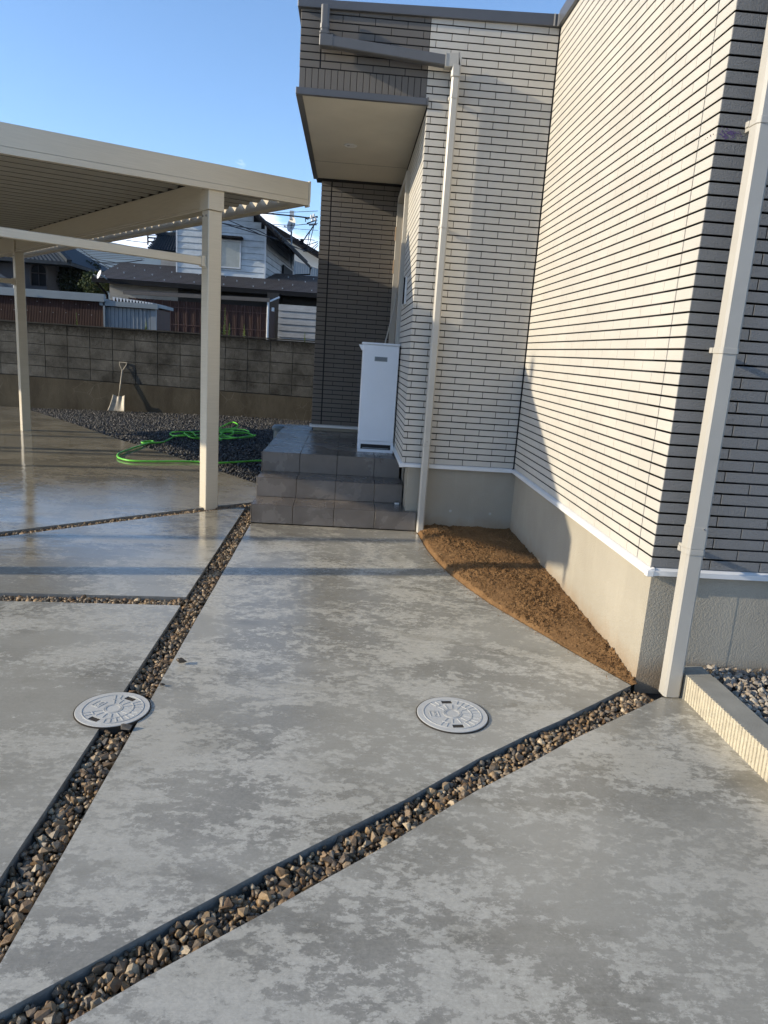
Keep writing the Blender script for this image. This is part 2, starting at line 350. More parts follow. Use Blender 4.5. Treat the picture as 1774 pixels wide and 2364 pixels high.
M['sheet'] = simple('grey_beige_roof_sheet', (.36, .345, .30), .45, .06, 3)
# ------------------------------------------------------------------ the ground and the slabs
Z0 = .0
land = MB(); R_ = 3200
ring = [0, 15, 60, 300, 1500, R_]
for i in range(len(ring)-1):
    for k in range(48):
        a, b = 2*math.pi*k/48, 2*math.pi*(k+1)/48
        if i == 0: land.poly([(0, 0, -.18), (ring[1]*math.cos(a), ring[1]*math.sin(a), -.18), (ring[1]*math.cos(b), ring[1]*math.sin(b), -.18)])
        else: land.quad((ring[i]*math.cos(a), ring[i]*math.sin(a), -.18), (ring[i+1]*math.cos(a), ring[i+1]*math.sin(a), -.18), (ring[i+1]*math.cos(b), ring[i+1]*math.sin(b), -.18), (ring[i]*math.cos(b), ring[i]*math.sin(b), -.18))
land.build('ground', M['land'], kind='structure')

XB0, XB1 = -2.025, -1.912            # the long gravel strip runs between these
def jit_edge(pts, amp=.0025, step=.12):
    out = []
    for i in range(len(pts)):
        a, b = Vector((*pts[i], 0)), Vector((*pts[(i+1) % len(pts)], 0)); n = max(1, int((b-a).length/step)); n = min(n, 60)
        d = (b-a).normalized(); nn = Vector((-d.y, d.x, 0))
        for k in range(n):
            p = a+(b-a)*k/n; out.append(p + (nn*random.uniform(-amp, amp) if k else Vector()))
    return out
def slab(pts, thick=.10, name='concrete_slab', jit=.0008):
    P = jit_edge(pts, jit)
    bm = bmesh.new(); vs = [bm.verts.new((p.x, p.y, 0)) for p in P]; f = bm.faces.new(vs)
    if f.normal.z < 0: f.normal_flip()
    f.normal_update()
    if f.normal.z < 0: bmesh.ops.reverse_faces(bm, faces=[f])
    inn = bmesh.ops.inset_region(bm, faces=[f], thickness=.004, depth=0)
    top_ring = [v for v in vs]
    for v in vs: v.co.z = -.004
    r = bmesh.ops.extrude_edge_only(bm, edges=[e for e in bm.edges if len(e.link_faces) == 1])
    for v in [g for g in r['geom'] if isinstance(g, bmesh.types.BMVert)]: v.co.z = -thick
    bmesh.ops.recalc_face_normals(bm, faces=bm.faces)
    for v in bm.verts: v.co.z += zg(v.co.x, v.co.y)
    for ff in bm.faces:
        if abs(ff.normal.z) < .5: ff.material_index = 1
    bmesh.ops.triangulate(bm, faces=[q for q in bm.faces if len(q.verts) > 4])
    # make sure the top looks up
    if max(bm.faces, key=lambda q: q.calc_area()).normal.z < 0: bmesh.ops.reverse_faces(bm, faces=bm.faces)
    me = bpy.data.meshes.new(name); bm.to_mesh(me); bm.free(); me.materials.append(M['concrete']); me.materials.append(M['edge'])
    return put(name, me, kind='structure')
# upper and lower edge of the diagonal strip in front
AU = [(-2.30, -4.43), (-1.864, -4.018), (-1.404, -3.618), (-1.025, -3.312), (-.772, -3.085), (-.557, -2.912), (-.41, -2.805), (-.018, -2.489)]
AL = [(-2.17, -4.48), (-1.73, -4.045), (-1.601, -3.930), (-1.378, -3.751), (-1.083, -3.508), (-.803, -3.258), (-.605, -3.104), (-.392, -2.928), (.072, -2.584)]
SO = [(-.70, -.045), (-.692, -.12), (-.668, -.54), (-.635, -.80), (-.586, -1.059), (-.515, -1.32), (-.428, -1.58), (-.282, -1.912), (-.158, -2.192), (-.018, -2.489)]
slab([(XB1, -.045)] + SO[:-1] + AU[::-1][:-2] + [(XB1, -4.065)])
# note: AU beyond the left strip is hidden under it
slab([(p[0], p[1]) for p in AL[1:]] + [(.165, -2.584), (.172, -2.75), (.176, -3.2), (.182, -4.4), (.19, -9.0), (-9.0, -9.0), (-9, -4.6), (-2.35, -4.6)])
slab([(XB0, -1.795), (XB0, -4.14), (-2.30, -4.39), (-9.0, -4.45), (-9.0, -2.10), (-2.87, -1.842)])
slab([(XB0, -1.672), (-2.923, -1.730), (-9.0, -1.98), (-9.0, -5.3+.0), (-9.0, -1.98)][:3] + [(-5.6, -2.6+.85), (-3.385, -.742), (-2.711, -.105), (-2.075, .440), (XB0, .425)])
EL = [(-2.07, 1.50), (-2.80, 2.43), (-4.15, 4.03), (-6.50, 7.22), (-7.1, 8.0)]
slab([(-2.003, .668), (-2.753, .012), (-3.435, -.628), (-6.0, -2.95+.25), (-9.5, -2.9), (-16, -2.9), (-16, 7.6), (-7.1, 8.0)] + EL[::-1][1:] + [(-1.915, 1.30), (-1.915, .70)])

# earth beds under the strips and the yard
bed = MB(); bed.quad((-2.4, -4.7, -.060), (.5, -4.7, -.060), (.5, 1.0, -.060), (-2.4, 1.0, -.060)); bed.quad((-6.5, -3.2, -.061), (-2.4, -3.2, -.061), (-2.4, 1, -.061), (-6.5, 1, -.061))
strip_bed = bed.build('gravel_strip_bed', M['bed'], kind='structure')
yard = MB(); n_ = 26
for i in range(n_):
    for j in range(n_):
        x0, x1 = -7.8+i*6.4/n_, -7.8+(i+1)*6.4/n_; y0, y1 = 1.2+j*7.2/n_, 1.2+(j+1)*7.2/n_
        yard.quad(*[(a, b, zg(a, b)-.035+.012*mnoise.noise((a*2, b*2, 0))) for a, b in ((x0, y0), (x1, y0), (x1, y1), (x0, y1))])
yard_o = yard.build('yard_ground', M['yard'], kind='structure', smooth=True)

# soil patch, crumbly
def point_in(poly, x, y):
    c = False; n = len(poly)
    for i in range(n):
        x1, y1 = poly[i]; x2, y2 = poly[i-1]
        if (y1 > y) != (y2 > y) and x < (x2-x1)*(y-y1)/(y2-y1)+x1: c = not c
    return c
def soil_h(x, y):
    p = Vector((x, y, 0)); edge = min(1, max(0, (-2.5-y)/-1.2))
    base = .008+.030*edge
    cr = mnoise.fractal(p*28, .6, 2.1, 4); zone = max(0, min(1, .5+1.6*mnoise.noise(Vector((x*3.1+5, y*2.4, 2)))))
    big = .010*mnoise.noise(p*6)
    return base+big+.009*cr*(0.3+zone)+.008*max(0, mnoise.noise(p*48))*(zone+.15)+.006*max(0, mnoise.noise(p*85))*(zone+.2)
soil = MB(); st_ = .0062
xs = np.arange(-.72, .024, st_); ys = np.arange(-2.470, .03+st_, st_)
def curve_x(y):
    for a, b in zip(SO, SO[1:]):
        if b[1] <= y <= a[1]: return a[0]+(b[0]-a[0])*(y-a[1])/(b[1]-a[1])
    return SO[0][0] if y > SO[0][1] else SO[-1][0]
idx = {}
for i, x in enumerate(xs):
    for j, y in enumerate(ys):
        cx = curve_x(y)
        if x > cx-.02:
            d = max(0, min(1, (x-cx)/.022)); d2 = max(0, min(1, (x-cx)/.14)); h = (soil_h(x, y)-.022*(1-d2))*d+(1-d)*-.020
            idx[i, j] = len(soil.v); soil.v.append((max(x, cx-.004), y, h))
for i in range(len(xs)-1):
    for j in range(len(ys)-1):
        if all(k in idx for k in ((i, j), (i+1, j), (i+1, j+1), (i, j+1))):
            soil.f.append((idx[i, j], idx[i+1, j], idx[i+1, j+1], idx[i, j+1])); soil.m.append(0)
soil_o = soil.build('planting_soil', M['soil'], kind='structure', smooth=True)
SOIL_CLODS = True

# ------------------------------------------------------------------ loose stones
def hull(seed, flat=.75, n=14):
    r = random.Random(seed); bm = bmesh.new()
    for _ in range(n):
        v = Vector((r.gauss(0, 1), r.gauss(0, 1), r.gauss(0, 1))).normalized(); v *= r.uniform(.8, 1.05)
        bm.verts.new((v.x*r.uniform(.9, 1.1), v.y*.78, v.z*flat))
    g = bmesh.ops.convex_hull(bm, input=bm.verts)
    bmesh.ops.delete(bm, geom=[v for v in bm.verts if not v.link_faces], context='VERTS')
    bmesh.ops.recalc_face_normals(bm, faces=bm.faces)
    me = bpy.data.meshes.new('stone'); bm.to_mesh(me); bm.free(); return me
HULLS = [hull(100+i, random.uniform(.55, .9)) for i in range(14)]
HV = [np.array([v.co[:] for v in h.vertices]) for h in HULLS]
HF = [np.array([p.vertices[:] for p in h.polygons]) for h in HULLS]
def rotm(r):
    q = r.normal(size=4); q /= np.linalg.norm(q); w, x, y, z = q
    return np.array([[1-2*(y*y+z*z), 2*(x*y-z*w), 2*(x*z+y*w)], [2*(x*y+z*w), 1-2*(x*x+z*z), 2*(y*z-x*w)], [2*(x*z-y*w), 2*(y*z+x*w), 1-2*(x*x+y*y)]])
def mass(name, stones, mat, parent=None, **tags):     # stones: (x, y, z, size) -> one mesh
    V = []; Fc = []; T = []; n0 = 0
    for (x, y, z, s) in stones:
        k = rng.integers(len(HV)); v = HV[k]@rotm(rng).T*s+np.array([x, y, z]); V.append(v); Fc.append(HF[k]+n0); n0 += len(v); T.append(np.full(len(HF[k]), rng.random()))
    V = np.concatenate(V); Fc = np.concatenate(Fc); T = np.concatenate(T)
    me = bpy.data.meshes.new(name); me.vertices.add(len(V)); me.vertices.foreach_set('co', V.ravel().astype(np.float32))
    me.loops.add(Fc.size); me.loops.foreach_set('vertex_index', Fc.ravel().astype(np.int32)); me.polygons.add(len(Fc))
    me.polygons.foreach_set('loop_start', np.arange(0, Fc.size, 3, dtype=np.int32)); me.polygons.foreach_set('loop_total', np.full(len(Fc), 3, dtype=np.int32))
    me.update(calc_edges=True); at_ = me.attributes.new('tone', 'FLOAT', 'FACE'); at_.data.foreach_set('value', T.astype(np.float32))
    me.materials.append(mat); o = put(name, me, parent)
    for k, v in tags.items(): o[k] = v
    return o
def scatter(inside, x0, x1, y0, y1, gap, zf, s0, s1, layers=1, dz=.012):
    out = []
    for L in range(layers):
        for x in np.arange(x0, x1, gap):
            for y in np.arange(y0, y1, gap):
                a, b = x+rng.uniform(-.5, .5)*gap, y+rng.uniform(-.5, .5)*gap
                if inside(a, b):
                    s = s0+(s1-s0)*rng.random()**1.7 if rng.random() > .06 else s1*1.15
                    out.append((a, b, zf(a, b)+L*dz+rng.uniform(-.3, .3)*dz, s))
    return out
STRIP_A = AU[1:] + AL[::-1][:-1]
STRIP_A = [(-2.30, -4.43)] + AU[1:] + AL[::-1]
STRIP_B = [(XB0, -4.06), (XB1, -3.96), (XB1, -.05), (-1.93, .46), (-1.99, .50), (XB0, .425)]
STRIP_C = [(XB0, -1.672), (-2.923, -1.730), (-5.5, -1.83), (-5.5, -1.95), (-2.87, -1.842), (XB0, -1.795)]
STRIP_D = [(-1.93, .60), (-2.003, .668), (-2.753, .012), (-3.435, -.628), (-5.8, -2.8), (-5.7, -2.86), (-3.385, -.742), (-2.711, -.105), (-2.05, .44), (-1.96, .44)]
def inset(poly, x, y, m):
    return point_in(poly, x, y) and all(point_in(poly, x+dx*m, y+dy*m) for dx, dy in ((1, 0), (-1, 0), (0, 1), (0, -1)))
lid1 = Vector((-2.019, -2.848)); lid2 = Vector((-.812, -2.795))
def okA(x, y): return inset(STRIP_A, x, y, .009)
def okB(x, y): return inset(STRIP_B, x, y, .009) and not point_in(STRIP_A, x, y) and (Vector((x, y))-lid1).length > .13
stones = []
for ok, poly in ((okA, STRIP_A), (okB, STRIP_B), (lambda x, y: inset(STRIP_C, x, y, .008), STRIP_C), (lambda x, y: inset(STRIP_D, x, y, .006), STRIP_D)):
    xs_, ys_ = [p[0] for p in poly], [p[1] for p in poly]
    stones += scatter(ok, min(xs_), max(xs_), min(ys_), max(ys_), .0165, lambda x, y: -.046, .0065, .0195, 3, .012)
def px_area(p, s):
    d = np.array(p)-CAM; w = d@_fw
    if w < .1: return 0
    u, v = PW/2+F*(d@RT)/w, PH/2-F*(d@UP)/w
    if not (-5 < u < PW+5 and -5 < v < PH+5): return 0
    return (F*s/w)**2
top = [i for i, s in enumerate(stones) if s[2] > -.028]
top.sort(key=lambda i: -px_area(stones[i][:3], stones[i][3])); big = set(top[:290])
mass('small_stones', [s for i, s in enumerate(stones) if i not in big], M['stoneA'], strip_bed, kind='stuff')
SM = []
for h in HULLS: h.materials.append(M['stone']); SM.append(h)
def stone_obj(x, y, z, s, parent, name='stone'):
    R = rotm(rng)*s if parent is not None else np.array([[1.35, .3, 0], [-.2, .9, 0], [0, 0, .75]])*s; mtx = Matrix(((*R[0], x), (*R[1], y), (*R[2], z), (0, 0, 0, 1)))
    return put(name, SM[rng.integers(len(SM))], parent, mat=mtx)
for i in big: stone_obj(*stones[i], strip_bed)
t_ = stone_obj(-1.872, -2.455, .012, .019, None, 'loose_stone'); t_['label'] = 'single brown stone lying on the concrete beside the long gravel strip'; t_['category'] = 'stone'
t_ = stone_obj(-1.935, -2.975, .006, .021, None, 'loose_stone'); t_['label'] = 'grey-brown stone lying against the front edge of the left manhole lid'; t_['category'] = 'stone'
t_ = stone_obj(-1.898, -2.655, .004, .011, None, 'loose_stone'); t_['label'] = 'small stone on the slab edge just above the left manhole lid'; t_['category'] = 'stone'

cl_ = []
while len(cl_) < 7500:
    x, y = rng.uniform(-.7, .015), rng.uniform(-2.45, .01)
    if x < curve_x(y)+.02: continue
    zone = .5+1.6*mnoise.noise(Vector((x*3.1+5, y*2.4, 2)))
    if rng.random() > max(.22, zone)*1.1: continue
    d2 = max(0, min(1, (x-curve_x(y))/.14))
    cl_.append((x, y, soil_h(x, y)-.022*(1-d2)+.001, rng.uniform(.0022, .0062) if rng.random() > .06 else rng.uniform(.006, .013)))
for k in range(420):
    y = rng.uniform(-2.45, -.05); cl_.append((curve_x(y)-abs(rng.normal(0, .03))-.004, y, .001, rng.uniform(.0012, .0034)))
mass('soil_clods', cl_, M['soil'], soil_o, kind='stuff')
YARD = [(-2.07, 1.50), (-2.80, 2.43), (-4.15, 4.03), (-6.50, 7.22), (-7.0, 7.95), (-7.0, 8.08), (-1.5, 7.9), (-1.5, 2.8), (-1.92, 2.8), (-1.92, 1.30)]
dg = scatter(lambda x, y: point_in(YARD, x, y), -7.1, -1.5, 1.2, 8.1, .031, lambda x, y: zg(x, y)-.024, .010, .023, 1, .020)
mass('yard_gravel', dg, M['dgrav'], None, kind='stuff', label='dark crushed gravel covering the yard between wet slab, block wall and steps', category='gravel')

# ------------------------------------------------------------------ the new house
house = empty('house', (0, 0, 0), 'new one-storey house with ivory and charcoal brick-pattern siding beside the wet concrete', 'house')
HJ = .0455; ZB = .5                                    # course height, underside of the siding
BR = []                                                # all bricks: (wall, p, t, n, s0, s1, z0, z1, mat)
GAP = .0042; HGAP = .0072; DEP = .0055
def courses(wall, O, t, n, segs_of, j0, j1, mat, strips):
    """joint j at z = ZB+(64-j)*HJ; a course lies between joints j and j+1"""
    for j in range(j0, j1):
        z1 = ZB+(64-j)*HJ-HGAP/2; z0 = ZB+(63-j)*HJ+HGAP/2
        segs = segs_of(j)
        for a, b in segs: BR.append((wall, O, t, n, a+GAP/2, b-GAP/2, z0, z1, mat))
        if strips is not None:
            a, b = min(s[0] for s in segs)+.004, max(s[1] for s in segs)-.004
            strips.append((O, t, n, a, b, z0+.0006, z1-.0006))
def half_bond(a0, a1, off0, L=.21, cuts=()):
    """bricks of length L, joints at off0 + k L, clipped to a0..a1"""
    c = [a0]; k = math.ceil((a0-off0)/L+1e-6); x = off0+k*L
    while x < a1-1e-6:
        if x-a0 > .02 and a1-x > .02: c.append(x)
        x += L
    c.append(a1); return list(zip(c, c[1:]))
strips_l, strips_d = [], []
# ivory wall facing the camera (y = 0), x from -.835 to 0
wm = MB(); wm.box(-.835+DEP, .30, DEP, .12, ZB, 3.45); wall_mid = wm.build('wall', M['joint'], house, label='ivory wall behind the thin downpipe')
def seg_mid(j):
    off = -.075 if j % 2 == 0 else -.177
    a0 = -.848 if j < 11 else -.835
    return half_bond(a0, -.006, off)
courses(wall_mid, (0, 0, 0), (1, 0, 0), (0, -1, 0), seg_mid, 0, 64, 'brick', None)
# sunlit wall (x = 0), y from 0 to -2.461
wr = MB(); wr.box(DEP, .30, -2.461+DEP, DEP, ZB, 3.45); wall_sun = wr.build('wall', M['joint'], house, label='long ivory wall in full sun')
def seg_sun(j):
    s = half_bond(.006, 2.320, .10 if j % 2 else .205); return s+[(2.324, 2.461)]
courses(wall_sun, (0, 0, 0), (0, -1, 0), (-1, 0, 0), seg_sun, 0, 64, 'brick', None)
for j in range(64):
    strips_l.append(((0, 0, 0), (0, -1, 0), (-1, 0, 0), .01, 2.317, ZB+(63-j)*HJ+HGAP/2+.0006, ZB+(64-j)*HJ-HGAP/2-.0006))
# right front face (y = -2.461), x from 0 to 2.2
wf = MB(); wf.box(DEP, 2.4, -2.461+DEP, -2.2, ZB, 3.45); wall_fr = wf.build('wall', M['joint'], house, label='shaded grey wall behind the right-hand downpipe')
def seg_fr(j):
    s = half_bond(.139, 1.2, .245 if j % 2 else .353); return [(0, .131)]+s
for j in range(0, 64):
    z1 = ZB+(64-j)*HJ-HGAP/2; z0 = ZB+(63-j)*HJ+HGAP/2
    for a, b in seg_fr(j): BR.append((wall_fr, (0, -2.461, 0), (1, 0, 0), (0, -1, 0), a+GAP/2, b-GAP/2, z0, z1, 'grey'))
# west wall of the porch (x = -.835), y from 0 to 2.33
ww = MB(); ww.box(-.835+DEP, -.60, 0.0+DEP, 1.20, ZB, 2.90); ww.box(-.835+DEP, -.60, 1.20, 2.34, 2.72, 2.90); wall_w = ww.build('wall', M['joint'], house, label='narrow ivory wall beside the front door')
def seg_w(j):
    e = 1.20 if j > 14 else 2.30
    return half_bond(0, e, .11 if j % 2 else .02)
courses(wall_w, (-.835, 0, 0), (0, 1, 0), (-1, 0, 0), seg_w, 12, 64, 'brick', strips_l)
# charcoal porch back wall (y = 2.33), x from -1.62 to -.84
wd = MB(); wd.box(-1.62+DEP, -.80, 2.33+DEP, 2.6, ZB, 2.90); wd.box(-1.62+DEP, -1.4, 2.5, 4.5, ZB, 2.90); wall_d = wd.build('wall', M['joint'], house, label='charcoal wall at the back of the porch')
def seg_d(j):
    s = half_bond(-1.513, -.842, -1.309 if j % 2 else -1.106+.1, .205); return [(-1.62, -1.521)]+s
courses(wall_d, (0, 2.33, 0), (1, 0, 0), (0, -1, 0), seg_d, 12, 64, 'dark', None)
# charcoal overhanging box above the porch (y = 0)
wb = MB(); wb.box(-1.683+DEP, -.835+DEP, DEP, .2, 2.90, 3.45); wb.box(-1.683+DEP, -1.50, .2, 2.6, 2.90, 3.45); wall_b = wb.build('wall', M['joint'], house, label='charcoal wall of the box overhanging the porch')
def seg_b(j):
    off = -.995 if j % 2 else -1.10
    return [(-1.683, -1.551)]+half_bond(-1.545, -.848, off)
for j in range(0, 8):
    z1 = ZB+(64-j)*HJ-HGAP/2; z0 = ZB+(63-j)*HJ+HGAP/2
    for a, b in seg_b(j): BR.append((wall_b, (0, 0, 0), (1, 0, 0), (0, -1, 0), a+GAP/2, b-GAP/2, z0, z1, 'dark'))
    for k in range(11): BR.append((wall_b, (-1.683, 0, 0), (0, 1, 0), (-1, 0, 0), k*.21+GAP/2-(.1 if j % 2 and k else 0), (k+1)*.21-GAP/2-(.1 if j % 2 else 0), z0, z1, 'dark'))
for k in range(20): BR.append((wall_b, (0, 0, 0), (1, 0, 0), (0, -1, 0), -1.683+k*.0419+.002, -1.683+(k+1)*.0419-.002, 2.928, 3.045, 'dark'))
def brick_box(s, L, H, m=0, c=.0012, d=DEP, jm=1):
    """front at y = 0 looking to -y, x 0..L, z 0..H, body behind"""
    P = [(0, 0), (L, 0), (L, H), (0, H)]; Q = [(c, c), (L-c, c), (L-c, H-c), (c, H-c)]
    n = len(s.v); s.v += [(x, 0, z) for x, z in Q]+[(x, c, z) for x, z in P]+[(x, d, z) for x, z in P]
    s.f.append((n, n+1, n+2, n+3)); s.m.append(m)
    for a in (0, 4):
        for i in range(4):
            k = (i+1) % 4; s.f.append((n+a+4+i, n+a+4+k, n+a+k, n+a+i)); s.m.append(jm if a == 4 and i in (0, 2) else m)
def frame_of(b):
    wall, O, t, n, s0, s1, z0, z1, mt = b
    O, t, n = Vector(O), Vector(t), Vector(n); x = n.cross(Vector((0, 0, 1)))*-1   # facing out, x to the right
    right = Vector((0, 0, 1)).cross(n)
    base = O+t*(s0 if t.dot(right) > 0 else s1)+Vector((0, 0, z0))
    return Matrix(((right.x, -n.x, 0, base.x), (right.y, -n.y, 0, base.y), (right.z, -n.z, 1, base.z), (0, 0, 0, 1))), s1-s0, z1-z0, mt
def bpx(b):
    mt, L, H, _ = frame_of(b)
    cs_ = []
    for x, z in ((0, 0), (L, 0), (L, H), (0, H)):
        p = np.array((mt@Vector((x, 0, z)))[:]); d = p-CAM; w = d@_fw
        if w < .1: return 0
        cs_.append((PW/2+F*(d@RT)/w, PH/2-F*(d@UP)/w))
    if not all(-10 < u < PW+10 and -10 < v < PH+10 for u, v in cs_): return 0
    return abs(sum(cs_[i-1][0]*cs_[i][1]-cs_[i][0]*cs_[i-1][1] for i in range(4)))/2
order = sorted(range(len(BR)), key=lambda i: -bpx(BR[i])); single = set(order[:298]); cache = {}
rest = MB()
for i, b in enumerate(BR):
    mt, L, H, mm = frame_of(b)
    if i in single:
        key = (round(L, 4), round(H, 4), mm)
        if key not in cache:
            q = MB(); brick_box(q, L, H); cache[key] = q.mesh('brick', [M[mm], M['joint']])
        put('brick', cache[key], b[0], mat=mt)
    else:
        q = MB(); brick_box(q, L, H, {'brick': 0, 'dark': 1, 'grey': 3}[mm], jm=2); n = len(rest.v)
        rest.v += [tuple(mt@Vector(v)) for v in q.v]; rest.f += [tuple(n+k for k in f) for f in q.f]; rest.m += q.m
rest.build('bricks', [M['brick'], M['dark'], M['joint'], M['grey']], house, kind='stuff')
sl = MB()
for mi, lst in ((0, strips_l), (1, strips_d)):
    for O, t, n, a, b, z0, z1 in lst:
        O, t, n = Vector(O), Vector(t), Vector(n); q = O-n*.0045
        right = Vector((0, 0, 1)).cross(n); s0, s1 = (a, b) if t.dot(right) > 0 else (b, a)
        sl.quad(q+t*s0+Vector((0, 0, z0)), q+t*s1+Vector((0, 0, z0)), q+t*s1+Vector((0, 0, z1)), q+t*s0+Vector((0, 0, z1)), mi)
sl.build('shallow_brick_joints', M['brick'], house, kind='stuff')
# inner body that closes the building to the light
bd = MB(); bd.box(.20, 4.0, -2.15, 6.0, .3, 3.44); bd.box(-.62, .25, .10, 6.0, .3, 3.44); bd.box(-1.5, -.6, 2.55, 6.0, .3, 3.44); bd.box(-1.66, -.6, .12, 2.6, 2.905, 3.44)
bd.build('inner_core', M['joint'], house)
# foundation
fd = MB(); fd.box(-.783, .05, .02, .4, -.1, .475); fd.box(.02, .4, -2.441, .05, -.1, .474); fd.box(.021, 3.6, -2.44, -2.1, -.1, .473); fd.box(-.783, -.6, .3, 2.6, -.1, .472); fd.box(-1.60, -.7, 2.36, 6, -.1, .471)
fd.build('foundation', M['plaster'], house)
# white starter trims: sloping top, vertical face
def trim(p, q, n, ext0=0, ext1=0):
    p, q, n = Vector(p), Vector(q), Vector(n); d = (q-p).normalized(); p -= d*ext0; q += d*ext1
    t = MB(); a = [(.012, .012), (-.016, 0), (-.016, -.020), (.020, -.022)]
    # profile in (depth into the wall, height)
    A = [p-n*u+Vector((0, 0, v+.492)) for u, v in a]; B = [q-n*u+Vector((0, 0, v+.492)) for u, v in a]
    for i in range(4):
        k = (i+1) % 4; t.quad(A[i], B[i], B[k], A[k])
    t.poly(A); t.poly(B[::-1]); return t.build('drip_trim', M['trim'], house)
trim((-.835, 0, 0), (0, 0, 0), (0, -1, 0), .016, -.014); trim((0, 0, 0), (0, -2.461, 0), (-1, 0, 0), 0, .015); trim((0, -2.461, 0), (2.3, -2.461, 0), (0, -1, 0), .0, 0)
trim((-.835, 1.2, 0), (-.835, 0, 0), (-1, 0, 0), 0, .0155); trim((-1.62, 2.33, 0), (-.842, 2.33, 0), (0, -1, 0), .016, 0)
cc = MB(); cc.box(-.018, .010, -2.481, -2.452, .468, .494); cc.build('trim_corner', M['trim'], house, bevel=.002)
cc = MB(); cc.box(-.853, -.825, -.019, .010, .468, .4935); cc.build('trim_corner', M['trim'], house, bevel=.002)
# roof edge caps
cp = MB()
cp.hexa([(-1.705, -.022, 3.385), (.0, -.022, 3.412), (.0, .30, 3.412), (-1.705, .30, 3.385), (-1.705, -.022, 3.432), (.0, -.022, 3.484), (.0, .30, 3.484), (-1.705, .30, 3.432)])
cp.box(-1.706, -1.60, .30, 3.0, 3.385, 3.431); cp.build('roof_edge', M['cap'], house, bevel=.003)
cp = MB(); cp.hexa([(-.024, -.022, 3.413), (.30, -.022, 3.413), (.30, -2.5, 3.413), (-.024, -2.5, 3.413), (-.024, -.022, 3.50), (.30, -.022, 3.50), (.30, -2.5, 3.50), (-.024, -2.5, 3.50)]); cp.build('roof_edge', M['cap'], house)
cp = MB(); cp.box(-.055, -.047, -.0265, -.02, 3.412, 3.482); cp.box(-.030, -.024, -.0265, -.02, 3.412, 3.484); cp.build('cap_joint', M['pipe'], house)
cp = MB(); cp.box(-1.60, 3.9, .31, 5.9, 3.40, 3.46); cp.box(.31, 3.9, -2.4, .30, 3.40, 3.461); cp.build('roof', M['cap'], house)
# soffit with its dark rim and down-light
sf = MB(); sf.box(-1.658, -.836, .018, 2.329, 2.888, 2.900); sf.build('soffit', M['soffit'], house)
sf = MB(); sf.box(-1.655, -.838, 1.683, 1.686, 2.8865, 2.889); sf.build('soffit_seam', M['cap'], house)
sf = MB(); sf.box(-1.700, -.840, -.014, .017, 2.884, 2.926); sf.box(-1.700, -1.659, .018, 2.37, 2.882, 2.926); sf.build('soffit_trim', M['cap'], house, bevel=.002)
sf = MB(); sf.box(-.8395, -.829, -.015, -.002, 2.882, 2.93); sf.build('trim_corner', M['gpipe'], house)
dl = MB(); dl.cyl((-1.34, 1.10, 2.882), .052, .007, 28); o_ = dl.build('downlight', M['trim'], house, smooth=False)
dl = MB(); dl.cyl((-1.34, 1.10, 2.8805), .034, .003, 24); dl.build('lens', M['cwhite'], o_)
dl = MB(); dl.cyl((-1.362, 1.094, 2.8795), .007, .002, 10); dl.cyl((-1.352, 1.082, 2.8795), .005, .002, 10); dl.build('screw', M['cap'], o_)
# dirty smudge marks near the top corner
for i in range(26):
    pass
pm = MB(); rr_ = random.Random(5)
for i in range(70):
    q = at(1655+rr_.gauss(26, 11), 309+rr_.gauss(0, 5), -2.461); q2_ = rr_.uniform(.0008, .0022)
    pm.box(q.x-q2_, q.x+q2_, -2.4622, -2.4612, q.z-q2_*.7, q.z+q2_*.7)
pm.build('ink_smudge', M['purple'], house, kind='stuff')
pm = MB()
for px_, py_ in ((1538, 268), (1547, 269), (1634, 318), (1641, 312), (1648, 310), (1629, 322)):
    q = atx(px_, py_, 0); pm.box(-.0012, -.0002, q.y-.0018, q.y+.0018, q.z-.0014, q.z+.0014)
pm.build('dark_specks', M['black'], house, kind='stuff')
# front door seen edge-on
dr = MB(); dr.box(-.868, -.80, 1.205, 1.262, .45, 2.76); dr.box(-.868, -.80, 2.262, 2.318, .45, 2.76); dr.box(-.868, -.80, 1.263, 2.261, 2.70, 2.761); frm = dr.build('door_frame', M['pipe'], house, bevel=.002)
dr = MB(); dr.box(-.815, -.795, 1.262, 2.262, .45, 2.70); door = dr.build('front_door', simple('taupe_door', (.19, .165, .13), .4, .05), house)
for z in (2.05, 2.36):
    hg = MB(); hg.box(-.876, -.864, 2.262, 2.29, z, z+.125); hg.build('hinge', simple('brass_hinge_%d' % (z*100), (.52, .38, .25), .4, .05), door)
ip = MB(); ip.box(-.851, -.8345, .70, .93, 1.66, 1.87); ip_ = ip.build('intercom_plate', M['trim'], house, bevel=.002)
ip = MB(); ip.box(-.861, -.8515, .705, .755, 1.665, 1.865); ip.build('screen', M['black'], ip_)
ip = MB(); ip.box(-.8535, -.8515, .80, .90, 1.70, 1.83); ip.build('panel', M['frame'], ip_)
cb = MB(); cb.tube(spline([(-.872, 1.50, 1.80), (-.885, 1.45, 1.65), (-.93, 1.35, 1.45), (-.955, 1.3, 1.25), (-.96, 1.3, .46)]), .006, 6); cb.build('cable', M['pipe'], house, smooth=True)
# foundation form-tie marks
fm = MB()
for x, z in ((-.443, .153), (-.142, .147)):
    n = len(fm.v); fm.v += [(x+.011*math.cos(k*.52), .0185, z+.011*math.sin(k*.52)) for k in range(12)]; fm.f.append(tuple(n+k for k in range(12))); fm.m.append(0)
fm.build('form_tie_mark', simple('plaster_patch', (.40, .38, .33), .8, .15, 60, .5, 200, .003), house)

